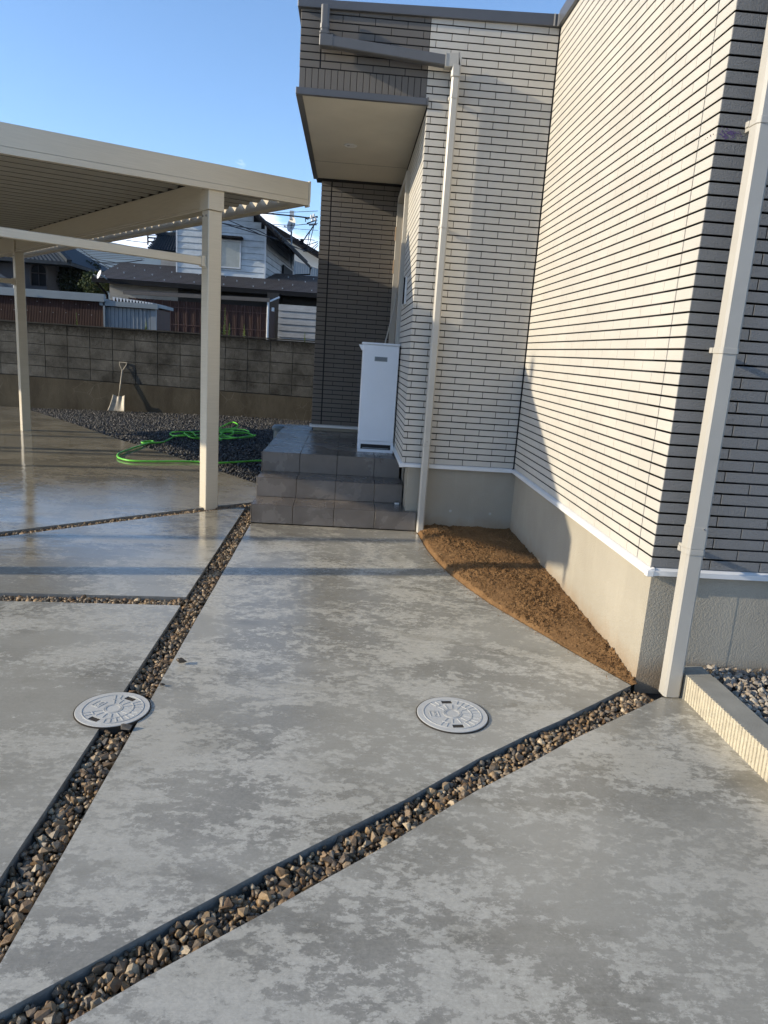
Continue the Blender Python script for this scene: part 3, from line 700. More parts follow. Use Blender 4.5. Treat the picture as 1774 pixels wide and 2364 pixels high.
# downpipes (square with softened corners)
def rpipe(mb, x, y, w, d, z0, z1, c=.009, m=0, zt=None):
    P = [(-w/2+c, -d/2), (w/2-c, -d/2), (w/2, -d/2+c), (w/2, d/2-c), (w/2-c, d/2), (-w/2+c, d/2), (-w/2, d/2-c), (-w/2, -d/2+c)]
    n = len(mb.v); mb.v += [(x+a, y+b, z0) for a, b in P]+[(x+a, y+b, z1) for a, b in P]
    for i in range(8): mb.f.append((n+i, n+(i+1) % 8, n+8+(i+1) % 8, n+8+i)); mb.m.append(m)
    mb.f.append(tuple(n+i for i in range(7, -1, -1))); mb.m.append(m); mb.f.append(tuple(n+8+i for i in range(8))); mb.m.append(m)
def downpipe(x, y, w, d, z0, z1, joints, bands, wall_y, label):
    b = MB(); rpipe(b, x, y, w, d, z0, z1); P = b.build('downpipe', M['pipe'], house, label=label)
    for z, h in joints:
        b = MB(); rpipe(b, x, y, w+.005, d+.005, z, z+h, .010); b.build('pipe_socket', M['pipe'], P)
    for z in bands:
        b = MB(); rpipe(b, x, y, w+.006, d+.006, z-.011, z+.011, .010); b.box(x-w/2-.007, x-w/2+.0, y+d/2-.008, y+d/2+.012, z-.010, z+.010)
        b.box(x-.012, x+.012, y+d/2, wall_y, z-.008, z+.008); B_ = b.build('pipe_bracket', M['pipe'], P, bevel=.0015)
    return P
P1_ = downpipe(-.688+.018, -.062, .052, .062, .0, 3.10, [(.655, .05)], [.629, 1.356, 2.131, 2.925], -.002, 'thin ivory downpipe rising from the soil by the steps')
sc_ = MB(); sc_.tube([(-.672, -.098, .675), (-.672, -.094, .675)], .003, 8); sc_.build('screw', M['steel'], P1_)
P2_ = downpipe(.112, -2.560, .068, .062, .0, 4.6, [(.62, .085)], [.606, 1.365, 2.13, 2.90, 3.67], -2.463, 'ivory downpipe at the right-hand house corner')
sc_ = MB(); sc_.tube([(.125, -2.598, .70), (.125, -2.592, .70)], .0035, 8); sc_.build('screw', M['steel'], P2_)
# elbow at the top and the grey offset pipe
b = MB(); rpipe(b, -.672, -.064, .062, .070, 3.04, 3.11, .010); b.hexa([(-.748, -.098, 3.090), (-.644, -.098, 3.100), (-.644, -.030, 3.100), (-.748, -.030, 3.090), (-.748, -.098, 3.172), (-.662, -.098, 3.176), (-.662, -.030, 3.176), (-.748, -.030, 3.172)])
b.hexa([(-.662, -.098, 3.10), (-.641, -.098, 3.10), (-.641, -.030, 3.10), (-.662, -.030, 3.10), (-.662, -.098, 3.176), (-.642, -.098, 3.150), (-.642, -.030, 3.150), (-.662, -.030, 3.176)])
b.build('pipe_elbow', M['pipe'], P1_, bevel=.003)
b = MB(); b.bar((-1.500, -.064, 3.182), (-.740, -.064, 3.131), .060, .064); gp = b.build('offset_pipe', M['gpipe'], house, bevel=.006, label='dark grey sloping pipe on the overhanging box')
b = MB(); rpipe(b, -1.525, -.064, .054, .060, 3.19, 3.385); b.hexa([(-1.545, -.094, 3.150), (-1.470, -.094, 3.146), (-1.470, -.034, 3.146), (-1.545, -.034, 3.150), (-1.555, -.094, 3.175), (-1.470, -.094, 3.216), (-1.470, -.034, 3.216), (-1.555, -.034, 3.175)])
b.box(-1.5555, -1.468, -.0955, -.0325, 3.149, 3.217); b.box(-1.5555, -1.495, -.0955, -.0325, 3.2171, 3.235); b.build('pipe_elbow', M['gpipe'], gp, bevel=.004)
b = MB(); rpipe(b, -1.525, -.064, .058, .064, 3.25, 3.275); b.box(-1.54, -1.51, -.034, -.004, 3.255, 3.27); b.build('pipe_bracket', M['gpipe'], gp)
b = MB(); b.box(-.748, -.741, -.101, -.028, 3.094, 3.171); b.build('pipe_socket', M['pipe'], P1_)

# ------------------------------------------------------------------ steps, every tile its own piece
steps = empty('porch_steps', (-1.4, .3, 0), 'wet grey-brown tiled porch with three steps in front of the white cabinet', 'steps')
TX = [-1.913, -1.613, -1.312, -1.010, -.702]
RS = [(.0, .138, -.040, -.702), (.138, .285, .262, -.792), (.285, .440, .563, -.802)]
core = MB(); g_ = .004
core.box(-1.908, -.785, -.034, .5, -.05, .133); core.box(-1.908, -.706, -.034, .012, -.05, .133)
core.box(-1.908, -.796, .268, .8, .1, .280); core.box(-1.908, -.806, .569, 2.72, .1, .435); core.box(-1.908, -1.64, 2.0, 2.72, .1, .4351)
keep(core.build('tile_bed', M['grout']), steps)
def tile(x0, x1, y0, y1, z0, z1):
    b = MB(); b.box(x0, x1, y0, y1, z0, z1); o = b.build('tile', M['tile'], bevel=.0018); keep(o, steps)
for (z0, z1, y, xr) in RS:
    ty = y+.3015 if z1 < .4 else y+.2
    for k in range(4):
        a = TX[k]+.0015; c = min(TX[k+1], xr)-.0015
        tile(a, c, y, y+.012, z0+(.0 if z0 else .001), z1-.0015)                     # riser
        if z1 < .4:
            if k == 3: tile(a, -.7875 if y < 0 else c, y+.0005, ty-.012, z1-.001, z1+.0085-.0075)
            else: tile(a, c, y+.0005, ty-.012, z1-.001, z1+.001)
    # left flank
    tile(-1.9185, -1.9125, y, y+.30, z0+.001, z1-.001)
tile(-.785, -.7035, -.0395, .0125, .137, .139)
rows = [.563, .66, .955, 1.255, 1.555, 1.855, 2.155, 2.455, 2.74]
for i in range(len(rows)-1):
    for k in range(4):
        a = TX[k]+.0015; c = min(TX[k+1], -.802)-.0015
        if rows[i] > 2.1 and k > 0: continue
        tile(a, c, rows[i]+.0015, rows[i+1]-.0015, .436, .4415)
    tile(-1.9185, -1.9125, rows[i]+.001, rows[i+1]-.001, .0, .434)
tile(-1.6115, -.804, 2.157, 2.326, .436, .4412)
ch = MB(); ch.box(-.850, -.815, .205, .228, .1400, .152); ch.build('chalk_block', M['trim'], bevel=.003, label='small white block on the lowest step at its right end', category='block')

# ------------------------------------------------------------------ white cabinet on the porch
cab = empty('meter_cabinet', (-.985, 1.0, .4415), 'tall white steel cabinet with louvre slot standing on the porch by the door', 'cabinet')
b = MB(); b.box(-1.150, -.846, .895, 1.16, .4415, 1.346); b.box(-1.158, -.842, .878, 1.17, 1.336, 1.352); keep(b.build('body', M['white'], bevel=.003), cab)
b = MB(); b.box(-1.146, -.850, .884, .8945, .536, 1.330); dd_ = keep(b.build('door', M['white'], bevel=.002), cab)
b = MB(); b.box(-1.049, -.943, .8815, .8838, 1.203, 1.240); b1 = b.build('handle_frame', M['bgrey'], dd_)
b = MB(); b.box(-1.042, -.950, .8800, .8812, 1.210, 1.234); b.build('recess', simple('grey_recess', (.16, .18, .19), .5), dd_)
b = MB(); b.tube([(-1.122, .878, .815), (-1.122, .886, .815)], .014, 18); b.build('lock', M['white'], dd_)
b = MB(); b.box(-1.150, -.846, .884, .894, .4415, .466); b.box(-1.150, -1.125, .884, .894, .466, .531); b.box(-.868, -.846, .884, .894, .466, .531); b.box(-1.125, -.868, .884, .894, .509, .531); keep(b.build('plinth', M['white'], bevel=.001), cab)
b = MB(); b.box(-1.124, -.869, .8915, .8945, .4665, .508); keep(b.build('slot', M['dark_fill']), cab)
b = MB(); b.box(-1.110, -.885, .888, .8912, .472, .479); keep(b.build('louvre', M['bgrey']), cab)
b = MB(); b.hexa([(-1.178, .90, 1.322), (-1.150, .90, 1.322), (-1.150, 1.05, 1.322), (-1.178, 1.05, 1.322), (-1.184, .90, 1.330), (-1.150, .90, 1.330), (-1.150, 1.05, 1.330), (-1.184, 1.05, 1.330)])
b.hexa([(-1.158, .90, 1.285), (-1.1505, .90, 1.285), (-1.1505, 1.05, 1.285), (-1.158, 1.05, 1.285), (-1.180, .90, 1.322), (-1.1505, .90, 1.322), (-1.1505, 1.05, 1.322), (-1.180, 1.05, 1.322)]); keep(b.build('rain_hood', M['white']), cab)

# ------------------------------------------------------------------ carport
th = math.radians(38); U = Vector((math.cos(th), math.sin(th), 0)); V = Vector((-U.y, U.x, 0)); CP = Vector((-2.31, .42, 0))
cport = empty('carport', CP, 'champagne aluminium carport with corrugated roof over the wet parking slab', 'carport')
def cpt(u, v, z): return CP+U*u+V*v+Vector((0, 0, z))
SL = .040
def cbox(b, u0, u1, v0, v1, z0, z1, s0=0, s1=0, m=0):
    b.hexa([cpt(u0, v0, z0+s0), cpt(u1, v0, z0+s1), cpt(u1, v1, z0+s1), cpt(u0, v1, z0+s0), cpt(u0, v0, z1+s0), cpt(u1, v0, z1+s1), cpt(u1, v1, z1+s1), cpt(u0, v1, z1+s0)], m)
UL = -3.40
for iu, u0 in enumerate((0.0, UL)):
    for v0 in (0.0, 5.10):
        b = MB(); cbox(b, u0-.053, u0+.053, v0-.053, v0+.053, -.06, 2.193); po = keep(b.build('post', M['alu'], bevel=.004), cport)
        b = MB(); cbox(b, u0-.062, u0+.062, v0-.066, v0+.075, 2.194, 2.332, SL*u0, SL*u0); keep(b.build('post_cap', M['alu'], bevel=.003), cport)
        for dv in (-.022, .028):
            b = MB(); c_ = cpt(u0-.054, v0+dv, 2.155 if v0 == 0 else 2.15); b.tube([c_-U*.006, c_+U*.004], .008, 8); keep(b.build('bolt', M['steel']), cport)
    b = MB(); cbox(b, u0-.040, u0+.040, .076, 7.70, 2.205, 2.400, SL*u0, SL*u0); cbox(b, u0-.052, u0+.052, .076, 7.70, 2.195, 2.204, SL*u0, SL*u0); cbox(b, u0-.052, u0+.052, .076, 7.70, 2.216, 2.222, SL*u0, SL*u0)
    keep(b.build('beam', M['alu'], bevel=.003), cport)
for v0 in (0.0, 5.10):
    b = MB(); cbox(b, UL+.085, -.085, v0-.018, v0+.018, 1.812, 1.870, 0, 0); keep(b.build('rail', M['alu'], bevel=.004), cport)
    for u0 in (-.088, UL+.054):
        b = MB(); cbox(b, u0, u0+.034, v0-.024, v0+.024, 1.803, 1.879); cbox(b, u0+(.028 if u0 > -1 else 0), u0+(.034 if u0 > -1 else .006), v0-.03, v0+.03, 1.79, 1.892); keep(b.build('rail_bracket', M['alu'], bevel=.002), cport)
UA, UB, VA, VB = -4.21, .785, -.085, 7.80
b = MB(); cbox(b, UA, UB-.006, VA, VA+.045, 2.370, 2.500, SL*UA, SL*UB); cbox(b, UA, UB-.006, VA-.003, VA+.045, 2.328, 2.3685, SL*UA, SL*UB); keep(b.build('front_fascia', M['alu'], bevel=.0015), cport)
b = MB(); cbox(b, UA, UB-.006, VB-.04, VB, 2.328, 2.500, SL*UA, SL*UB); keep(b.build('rear_fascia', M['alu']), cport)
b = MB(); cbox(b, UB-.036, UB-.001, VA+.046, VB-.04, 2.372, 2.502, SL*UB, SL*UB); cbox(b, UB-.040, UB, VA+.046, VB-.04, 2.330, 2.3705, SL*UB, SL*UB); cbox(b, UB-.075, UB-.041, VA+.046, VB-.04, 2.332, 2.342, SL*UB, SL*UB); keep(b.build('side_fascia', M['alu'], bevel=.0015), cport)
b = MB(); cbox(b, UA, UA+.035, VA+.046, VB-.04, 2.330, 2.502, SL*UA, SL*UA); keep(b.build('side_fascia', M['alu']), cport)
b = MB(); cbox(b, UB-.0055, UB+.010, VA-.006, VA+.050, 2.352, 2.506, SL*UB, SL*UB); cbox(b, UB-.0055, UB+.006, VA-.006, VA+.050, 2.318, 2.3515, SL*UB, SL*UB); keep(b.build('end_cap', M['alu'], bevel=.0015), cport)
b = MB(); uu = [UA+.04, UB-.085]; v_ = VA+.06; zp = 2.475; zv = 2.405; k = 0
prof = []
while v_ < VB-.1:
    prof += [(v_, zv), (v_+.030, zv), (v_+.083, zp), (v_+.113, zp)]; v_ += .179
for (a, za), (c, zc) in zip(prof, prof[1:]+[]):
    b.quad(cpt(uu[0], a, za+SL*uu[0]), cpt(uu[1], a, za+SL*uu[1]), cpt(uu[1], c, zc+SL*uu[1]), cpt(uu[0], c, zc+SL*uu[0]))
sb_ = MB(); v2_ = VA+.06
while v2_ < VB-.1:
    for o2 in (.0295, .1125):
        zz2 = zv if o2 < .05 else zp
        sb_.hexa([cpt(uu[0], v2_+o2, zz2+SL*uu[0]-.004), cpt(uu[1], v2_+o2, zz2+SL*uu[1]-.004), cpt(uu[1], v2_+o2+.006, zz2+SL*uu[1]-.004), cpt(uu[0], v2_+o2+.006, zz2+SL*uu[0]-.004), cpt(uu[0], v2_+o2, zz2+SL*uu[0]-.002), cpt(uu[1], v2_+o2, zz2+SL*uu[1]-.002), cpt(uu[1], v2_+o2+.006, zz2+SL*uu[1]-.002), cpt(uu[0], v2_+o2+.006, zz2+SL*uu[0]-.002)])
    v2_ += .179
keep(sb_.build('sheet_seams', M['dark_fill'], kind='stuff'), cport)
for u0 in (0.0, UL):
    sb_ = MB(); cbox(sb_, u0-.030, u0+.030, .08, 7.70, 2.401, 2.470, SL*u0, SL*u0); keep(sb_.build('closure_strip', M['dark_fill']), cport)
rs = keep(b.build('roof_sheet', M['sheet']), cport)
so = rs.modifiers.new('solid', 'SOLIDIFY'); so.thickness = .0015
for v0 in (1.2, 3.6):
    b = MB(); c_ = cpt(0, v0, 2.50+SL*0); b.tube([c_, c_+Vector((0, 0, .075))], .008, 8); keep(b.build('roof_bolt', M['steel']), cport)
# gutter outlet hanging at the far left corner
b = MB(); b.tube([cpt(UA+.06, VA+.02, 2.33+SL*UA), cpt(UA+.06, VA+.02, 2.20+SL*UA)], .02, 10, rr=[.022, .012]); keep(b.build('roof_outlet', M['alu']), cport)

# unseen slim posts, added left of the view to cast shadow bands on the slabs
for i, (x, y, h, r) in enumerate(((-11.0, -1.83, 5.2, .045), (-13.2, 1.35, 6.5, .05), (-14.0, .35, 6.5, .045), (-15.5, 2.4, 8.0, .06))):
    b = MB(); b.tube([(x, y, -.18), (x, y, h)], r, 12); b.build('shadow_post', M['bgrey'], label=('added unseen slim grey post outside the left of the view, %s' % ['nearest the front', 'third towards the back', 'second towards the back', 'farthest back'][i]), category='post')

# ------------------------------------------------------------------ block wall behind the yard
al = math.radians(-3); WD = Vector((math.cos(al), math.sin(al), 0)); WN = Vector((math.sin(al), -math.cos(al), 0)); WP = Vector((-3.9, 7.95, 0))
bw = empty('block_wall', WP, 'old moss-stained concrete block wall on a cracked footing behind the yard', 'wall')
def wpt(s, n, z): return WP+WD*s+WN*n+Vector((0, 0, z))
b = MB(); b.hexa([wpt(-6, -.14, -.2), wpt(-6, .02, -.2), wpt(3.4, .02, -.2), wpt(3.4, -.14, -.2), wpt(-6, -.14, .478), wpt(-6, .02, .478), wpt(3.4, .02, .372), wpt(3.4, -.14, .372)]); keep(b.build('footing', M['footing']), bw)
def wz(s): return -.0105*s       # courses dip slightly to the right
b = MB(); b.hexa([wpt(-6, -.11, .44), wpt(-6, -.008, .44), wpt(3.4, -.008, .36), wpt(3.4, -.11, .36), wpt(-6, -.11, 1.40), wpt(-6, -.008, 1.40), wpt(3.4, -.008, 1.36), wpt(3.4, -.11, 1.36)]); keep(b.build('mortar', M['mortar']), bw)
BL, BH = .400, .188
for r in range(6):
    s = -6.0+.05
    while s < 3.3:
        z0 = .455+r*(BH+.002)+wz(s+2.6)+(random.uniform(-.002, .002)); z1 = z0+BH-.009; top_z = 1.378+random.uniform(-.006, .006)
        if r == 5: z1 = min(z1, top_z)
        if z1-z0 > .03:
            q = MB(); e = random.uniform(0, .004); L = BL-.009
            q.hexa([wpt(s, -.12, z0), wpt(s, .0+e, z0), wpt(s+L, .0+e, z0-.004), wpt(s+L, -.12, z0-.004), wpt(s, -.12, z1), wpt(s, e, z1), wpt(s+L, e, z1-.004), wpt(s+L, -.12, z1-.004)])
            keep(q.build('concrete_block', M['block'], bevel=.003), bw)
        s += BL
q = MB(); q.hexa([wpt(-6, -.13, 1.378), wpt(-6, .012, 1.378), wpt(3.4, .012, 1.376), wpt(3.4, -.13, 1.376), wpt(-6, -.13, 1.400), wpt(-6, .012, 1.400), wpt(3.4, .012, 1.396), wpt(3.4, -.13, 1.396)]); keep(q.build('coping', M['mortar']), bw)

# ------------------------------------------------------------------ shovel
sh = empty('shovel', (-5.35, 7.84, -.09), 'worn metal shovel with D-handle leaning on the block wall', 'shovel')
ft = Vector((-5.335, 7.86, -.06)); hd = Vector((-5.262, 8.00, .80)); ax = (hd-ft).normalized(); sx_ = Vector((1, -.05, 0)).normalized(); nn_ = sx_.cross(ax).normalized()
if nn_.y > 0: nn_ = -nn_
neck = ft+ax*.24; yk = ft+ax*.74
b = MB(); b.tube([neck-ax*.04, yk], .0125, 10); keep(b.build('shaft', M['blade'], smooth=True), sh)
b = MB(); hw = .058
for s in (-1, 1): b.tube(spline([yk-ax*.02, yk+ax*.04+sx_*s*.03, yk+ax*.09+sx_*s*hw, hd+sx_*s*hw]), .007, 8)
keep(b.build('yoke', M['blade'], smooth=True), sh)
b = MB(); b.tube([hd-sx_*.072, hd+sx_*.072], .012, 10); keep(b.build('grip', M['blade']), sh)
b = MB(); nu, nv = 15, 12
def blade(u, v):                    # u -1..1 across, v 0..1 from the cutting edge up
    w = .135-.028*v+.02*(1-v)**3; wing = .030*(abs(u)**2)*(1-.3*v)
    fold = .016*math.exp(-(u/.20)**2)*(v)-.010*math.exp(-((abs(u)-.45)/.12)**2)*v
    dish = .035*(1-v)**2; hh = .27*v-(0.045*abs(u)**3*v if 0 else -.028*abs(u)**2*v)
    return ft+sx_*(u*w)+ax*hh+nn_*(wing+fold+dish)
for i in range(nu-1):
    for j in range(nv-1):
        a0, a1 = -1+2*i/(nu-1), -1+2*(i+1)/(nu-1); b0, b1_ = j/(nv-1), (j+1)/(nv-1); b.quad(blade(a0, b0), blade(a1, b0), blade(a1, b1_), blade(a0, b1_))
bl = b.build('blade', M['blade'], smooth=True); m_ = bl.modifiers.new('solid', 'SOLIDIFY'); m_.thickness = .003
bm = bmesh.new(); bm.from_mesh(bl.data); bmesh.ops.remove_doubles(bm, verts=bm.verts, dist=1e-5); bm.to_mesh(bl.data); bm.free(); keep(bl, sh)

# ------------------------------------------------------------------ green hose
def gh(x, y, z=.012):
    px, py = cH(x, y); d = ray(px, py); t = (z-CAM[2])/d[2]; p = CAM+t*d
    return Vector((p[0], p[1], z+(-.004 if point_in(YARD, p[0], p[1]) else 0)))
path = [(-1.70, 2.95, .012), gh(1518, 508), gh(1300, 520), gh(1090, 530), gh(880, 519), gh(700, 519), gh(500, 520), gh(300, 516), gh(200, 503), gh(138, 480), gh(140, 448), gh(190, 424), gh(300, 385), gh(420, 345), gh(476, 327), gh(440, 322), gh(370, 330), gh(380, 341), gh(470, 338), gh(560, 332), gh(640, 300), gh(700, 266), gh(780, 258), gh(900, 232), gh(1010, 220, .03), gh(1110, 210, .04)]
loops = [(1180, 205), (1270, 190), (1280, 160), (1230, 142), (1150, 175), (1090, 205), (1000, 225), (820, 235), (700, 232), (640, 245), (660, 268), (780, 270), (900, 262), (1100, 240), (1300, 232), (1420, 262), (1440, 278), (1300, 290), (1100, 275), (1130, 305), (1090, 312), (950, 300), (850, 290), (790, 262), (775, 235), (850, 240), (880, 270), (900, 285), (1010, 280), (1120, 262), (1130, 228), (1230, 222), (1240, 250), (1190, 272), (1130, 250), (1180, 235), (1300, 250), (1390, 240), (1350, 215), (1200, 208), (1050, 235), (960, 262), (1010, 290), (1160, 298), (1290, 290), (1380, 275), (1460, 265)]
for i, (x, y) in enumerate(loops): path.append(gh(x, y, .020+.016*(i % 3)))
b = MB(); b.tube(spline(path, 8), .0105, 9); b.build('garden_hose', M['green'], smooth=True, label='bright green garden hose coiled on the gravel and looped over the wet slab', category='hose')

# ------------------------------------------------------------------ manhole lids
def text_mesh(s, size):
    cu = bpy.data.curves.new('t', 'FONT'); cu.body = s; cu.size = size; cu.extrude = .0009; cu.align_x = 'CENTER'; cu.align_y = 'CENTER'; cu.resolution_u = 2
    o = bpy.data.objects.new('t', cu); COL.objects.link(o); bpy.context.view_layer.update()
    me = bpy.data.meshes.new_from_object(o.evaluated_get(bpy.context.evaluated_depsgraph_get())); bpy.data.objects.remove(o); return me
def lid(c, R, rot, label):
    e = empty('manhole_lid', (c[0], c[1], 0), label, 'manhole lid', rz=rot, group='round drain lids set in the concrete')
    b = MB(); b.cyl((0, 0, -.03), R+.004, .0304, 56); b.build('frame_gap', M['bed'], e)
    # lid plate with two pockets cut out
    b = MB(); b.cyl((0, 0, -.014), R, .016, 72); pl = b.build('lid_plate', M['lid'], e, bevel=.0012)
    ct = MB()
    for s in (-1, 1): ct.box(-.020, .020, s*R*.68-.011, s*R*.68+.011, -.010, .02)
    co = ct.build('cutter', M['lid']); bo = pl.modifiers.new('cut', 'BOOLEAN'); bo.object = co; bo.operation = 'DIFFERENCE'; bo.solver = 'EXACT'
    co.parent = e
    bpy.context.view_layer.update()
    me = bpy.data.meshes.new_from_object(pl.evaluated_get(bpy.context.evaluated_depsgraph_get())); pl.modifiers.clear(); pl.data = me; bpy.data.objects.remove(co)
    z = .0022
    b = MB(); w = .0016
    def ring_(r, a0=0, a1=2*math.pi, n=64):
        for k in range(n):
            a, c2 = a0+(a1-a0)*k/n, a0+(a1-a0)*(k+1)/n
            p = [(q*math.cos(t), q*math.sin(t)) for t, q in ((a, r-w), (a, r+w), (c2, r+w), (c2, r-w))]
            b.hexa([(x, y, z-.001) for x, y in p]+[(x, y, z+.0013) for x, y in p])
    ring_(R*.82); ring_(R*.25); ring_(R*.205, n=40)
    for a0, a1 in ((-1.15, 1.15), (1.95, 2.35), (-2.35, -1.95)): ring_(R*.55, a0, a1, 24)
    for k in range(28):
        a = 2*math.pi*k/28; ca, sa = math.cos(a), math.sin(a)
        for r0, r1 in ((.30, .53), (.58, .79)):
            if abs(sa) > .93 and r0 > .5: continue
            if ca < -.78 and (r0 > .2): continue
            if k % 2 and r0 < .5: continue
            b.bar((ca*R*r0, sa*R*r0, z), (ca*R*r1, sa*R*r1, z), .0028, .0028)
    for y in (-1, 1): b.box(-R*.64, -R*.40, y*.021-.0012, y*.021+.0012, z-.001, z+.0012)
    for x in (-.64, -.40): b.box(R*x-.0012, R*x+.0012, -.021, .021, z-.001, z+.0012)
    b.build('raised_pattern', M['lid'], e)
    tm = text_mesh('おすい', .013); tm.materials.append(M['lid']); o = put('lettering', tm, e); o.location = (-R*.52, 0, z+.0004); o.rotation_euler = (0, 0, math.radians(-90)); 
    return e
lid(lid1, .124, math.radians(-27), 'round light grey drain lid overlapping the long gravel strip at left')
lid(lid2, .130, math.radians(6), 'round light grey drain lid set in the middle of the pale slab')

# ------------------------------------------------------------------ kerb and the gravel behind it
kb = MB(); n_r = 60; y0 = -2.60; pitch = .019
def kx(y): return .163+.004*math.sin(y*3)+(-(y+2.6))*.012
y = y0; i = 0; prof = []
while y > -5.2:
    prof += [(y, 0), (y-pitch*.62, 0), (y-pitch*.74, .0055), (y-pitch*.94, .0055)]; y -= pitch
for (a, da), (c, dc) in zip(prof, prof[1:]):
    kb.quad((kx(a)+da, a, -.03), (kx(a)+da-.003, a, .098), (kx(c)+dc-.003, c, .098), (kx(c)+dc, c, -.03), 0)
    kb.quad((kx(a)+da-.003, a, .098), (.265, a, .100), (.265, c, .100), (kx(c)+dc-.003, c, .098), 1)
kb.quad((.265, y0, .1), (.265, y0, -.05), (.265, y, -.05), (.265, y, .1), 1)
kb.quad((kx(y0), y0, -.03), (.265, y0, -.03), (.265, y0, .1), (kx(y0)-.003, y0, .098), 1)
kb.box(.155, .262, -2.599, -2.50, -.05, .099, 1)
kb.build('kerb', [M['kerb'], M['kerbtop']], label='low pale kerb with ribbed face beside the right-hand downpipe', category='kerb')
pb = MB(); pb.quad((.26, -9, .035), (5, -9, .035), (5, -2.43, .035), (.26, -2.43, .035)); pbo = pb.build('side_yard_ground', M['yard'], kind='structure')
pg = scatter(lambda x, y: x > .280 and y < -2.452, .27, 1.25, -3.5, -2.44, .024, lambda x, y: .052+.02*max(0, .5-(x-.28)), .010, .019, 2, .014)
pt = [i for i, s in enumerate(pg) if s[2] > .06]; pt.sort(key=lambda i: -px_area(pg[i][:3], pg[i][3])); pbig = set(pt[:160])
mass('side_gravel', [s for i, s in enumerate(pg) if i not in pbig], M['pgrav'], pbo, kind='stuff')
PH_ = []
for h in HULLS[:8]:
    c = h.copy(); c.materials.clear(); c.materials.append(M['pgravO']); PH_.append(c)
for i in pbig:
    x, y, z, s = pg[i]; R = rotm(rng)*s; put('stone', PH_[i % 8], pbo, mat=Matrix(((*R[0], x), (*R[1], y), (*R[2], z), (0, 0, 0, 1))))

# ------------------------------------------------------------------ drain pot and taps behind the porch
dp = empty('drain_pot', (-2.05, 3.75, 0), 'blue-grey plastic drain pot with round lid beyond the porch corner', 'drain')
b = MB(); b.cyl((-2.05, 3.75, -.05), .098, .30, 28); keep(b.build('pot', M['pvc'], smooth=False), dp)
b = MB(); b.cyl((-2.05, 3.75, .255), .118, .030, 32, r2=.122); b.cyl((-2.05, 3.75, .2855), .120, .030, 32, r2=.098); keep(b.build('lid', M['pvc']), dp)
tp = empty('outdoor_tap', (-1.83, 3.3, 0), 'small bright metal tap fitting between drain pot and charcoal wall', 'tap')
b = MB(); b.tube([(-1.83, 3.3, -.05), (-1.83, 3.3, .34)], .011, 8); b.tube([(-1.90, 3.3, .31), (-1.72, 3.3, .325)], .016, 8); b.tube([(-1.885, 3.26, .31), (-1.885, 3.34, .31)], .024, 10); keep(b.build('pipe', M['steel']), tp)
b = MB(); b.cyl((-1.83, 3.3, .35), .026, .012, 14); keep(b.build('handle', M['steel']), tp)
b = MB(); b.cyl((-1.69, 3.3, -.05), .045, .40, 18); b.build('vent_stub', M['bgrey'], label='short pale grey pipe stub against the charcoal wall base', category='pipe')

# ------------------------------------------------------------------ neighbours: brown sheet shed, silver shed
def ribbed(b, p, q, h0, h1, pitch, depth, m=0, square=False):
    """vertical ribs on a face from p to q (xy), z h0..h1 (h1 may be a function)"""
    p, q = Vector(p), Vector(q); d = (q-p); L = d.length; d.normalize(); n = Vector((d.y, -d.x, 0)); s = 0; pr = []
    while s < L-pitch*.5:
        if square: pr += [(s, 0), (s+pitch*.62, 0), (s+pitch*.70, depth), (s+pitch*.92, depth)]
        else: pr += [(s, 0), (s+pitch*.25, depth), (s+pitch*.5, 0), (s+pitch*.75, -depth)]
        s += pitch
    pr.append((L, 0))
    f1 = h1 if callable(h1) else (lambda s: h1)
    f0 = h0 if callable(h0) else (lambda s: h0)
    for (a, da), (c, dc) in zip(pr, pr[1:]):
        A, C = p+d*a+n*da, p+d*c+n*dc
        b.quad((A.x, A.y, f0(a)), (C.x, C.y, f0(c)), (C.x, C.y, f1(c)), (A.x, A.y, f1(a)), m)
bs = empty('brown_shed', (-8, 9.4, 0), 'low brown corrugated shed with pale metal fascia behind the block wall', 'shed')
b = MB(); ribbed(b, (-11, 9.34, 0), (-6.02, 9.34, 0), -.1, 1.90, .030, .006); keep(b.build('corrugated_wall', M['brown']), bs)
b = MB(); b.box(-11, -6.03, 9.37, 12, -.1, 1.88); keep(b.build('body', M['brown']), bs)
b = MB(); b.box(-11, -5.985, 9.27, 9.335, 1.866, 2.012); keep(b.build('fascia', M['bgrey'], bevel=.004), bs)
b = MB(); b.box(-11, -6.0, 9.336, 12.2, 1.905, 1.935); keep(b.build('roof', M['shed']), bs)
b = MB(); b.box(-6.022, -5.99, 9.30, 9.37, -.1, 1.865); keep(b.build('corner_post', M['bgrey']), bs)
b = MB()
for k in range(21):
    x = -10.9+k*.242; b.box(x, x+.008, 9.322, 9.33, 1.79+.004*(k % 2), 1.798+.004*(k % 2)); b.box(x+.05, x+.058, 9.322, 9.33, 1.60+.008*(k % 3), 1.608+.008*(k % 3))
keep(b.build('nails', M['cwhite'], kind='stuff'), bs)
cs2 = MB(); n = 13; xx = -5.97
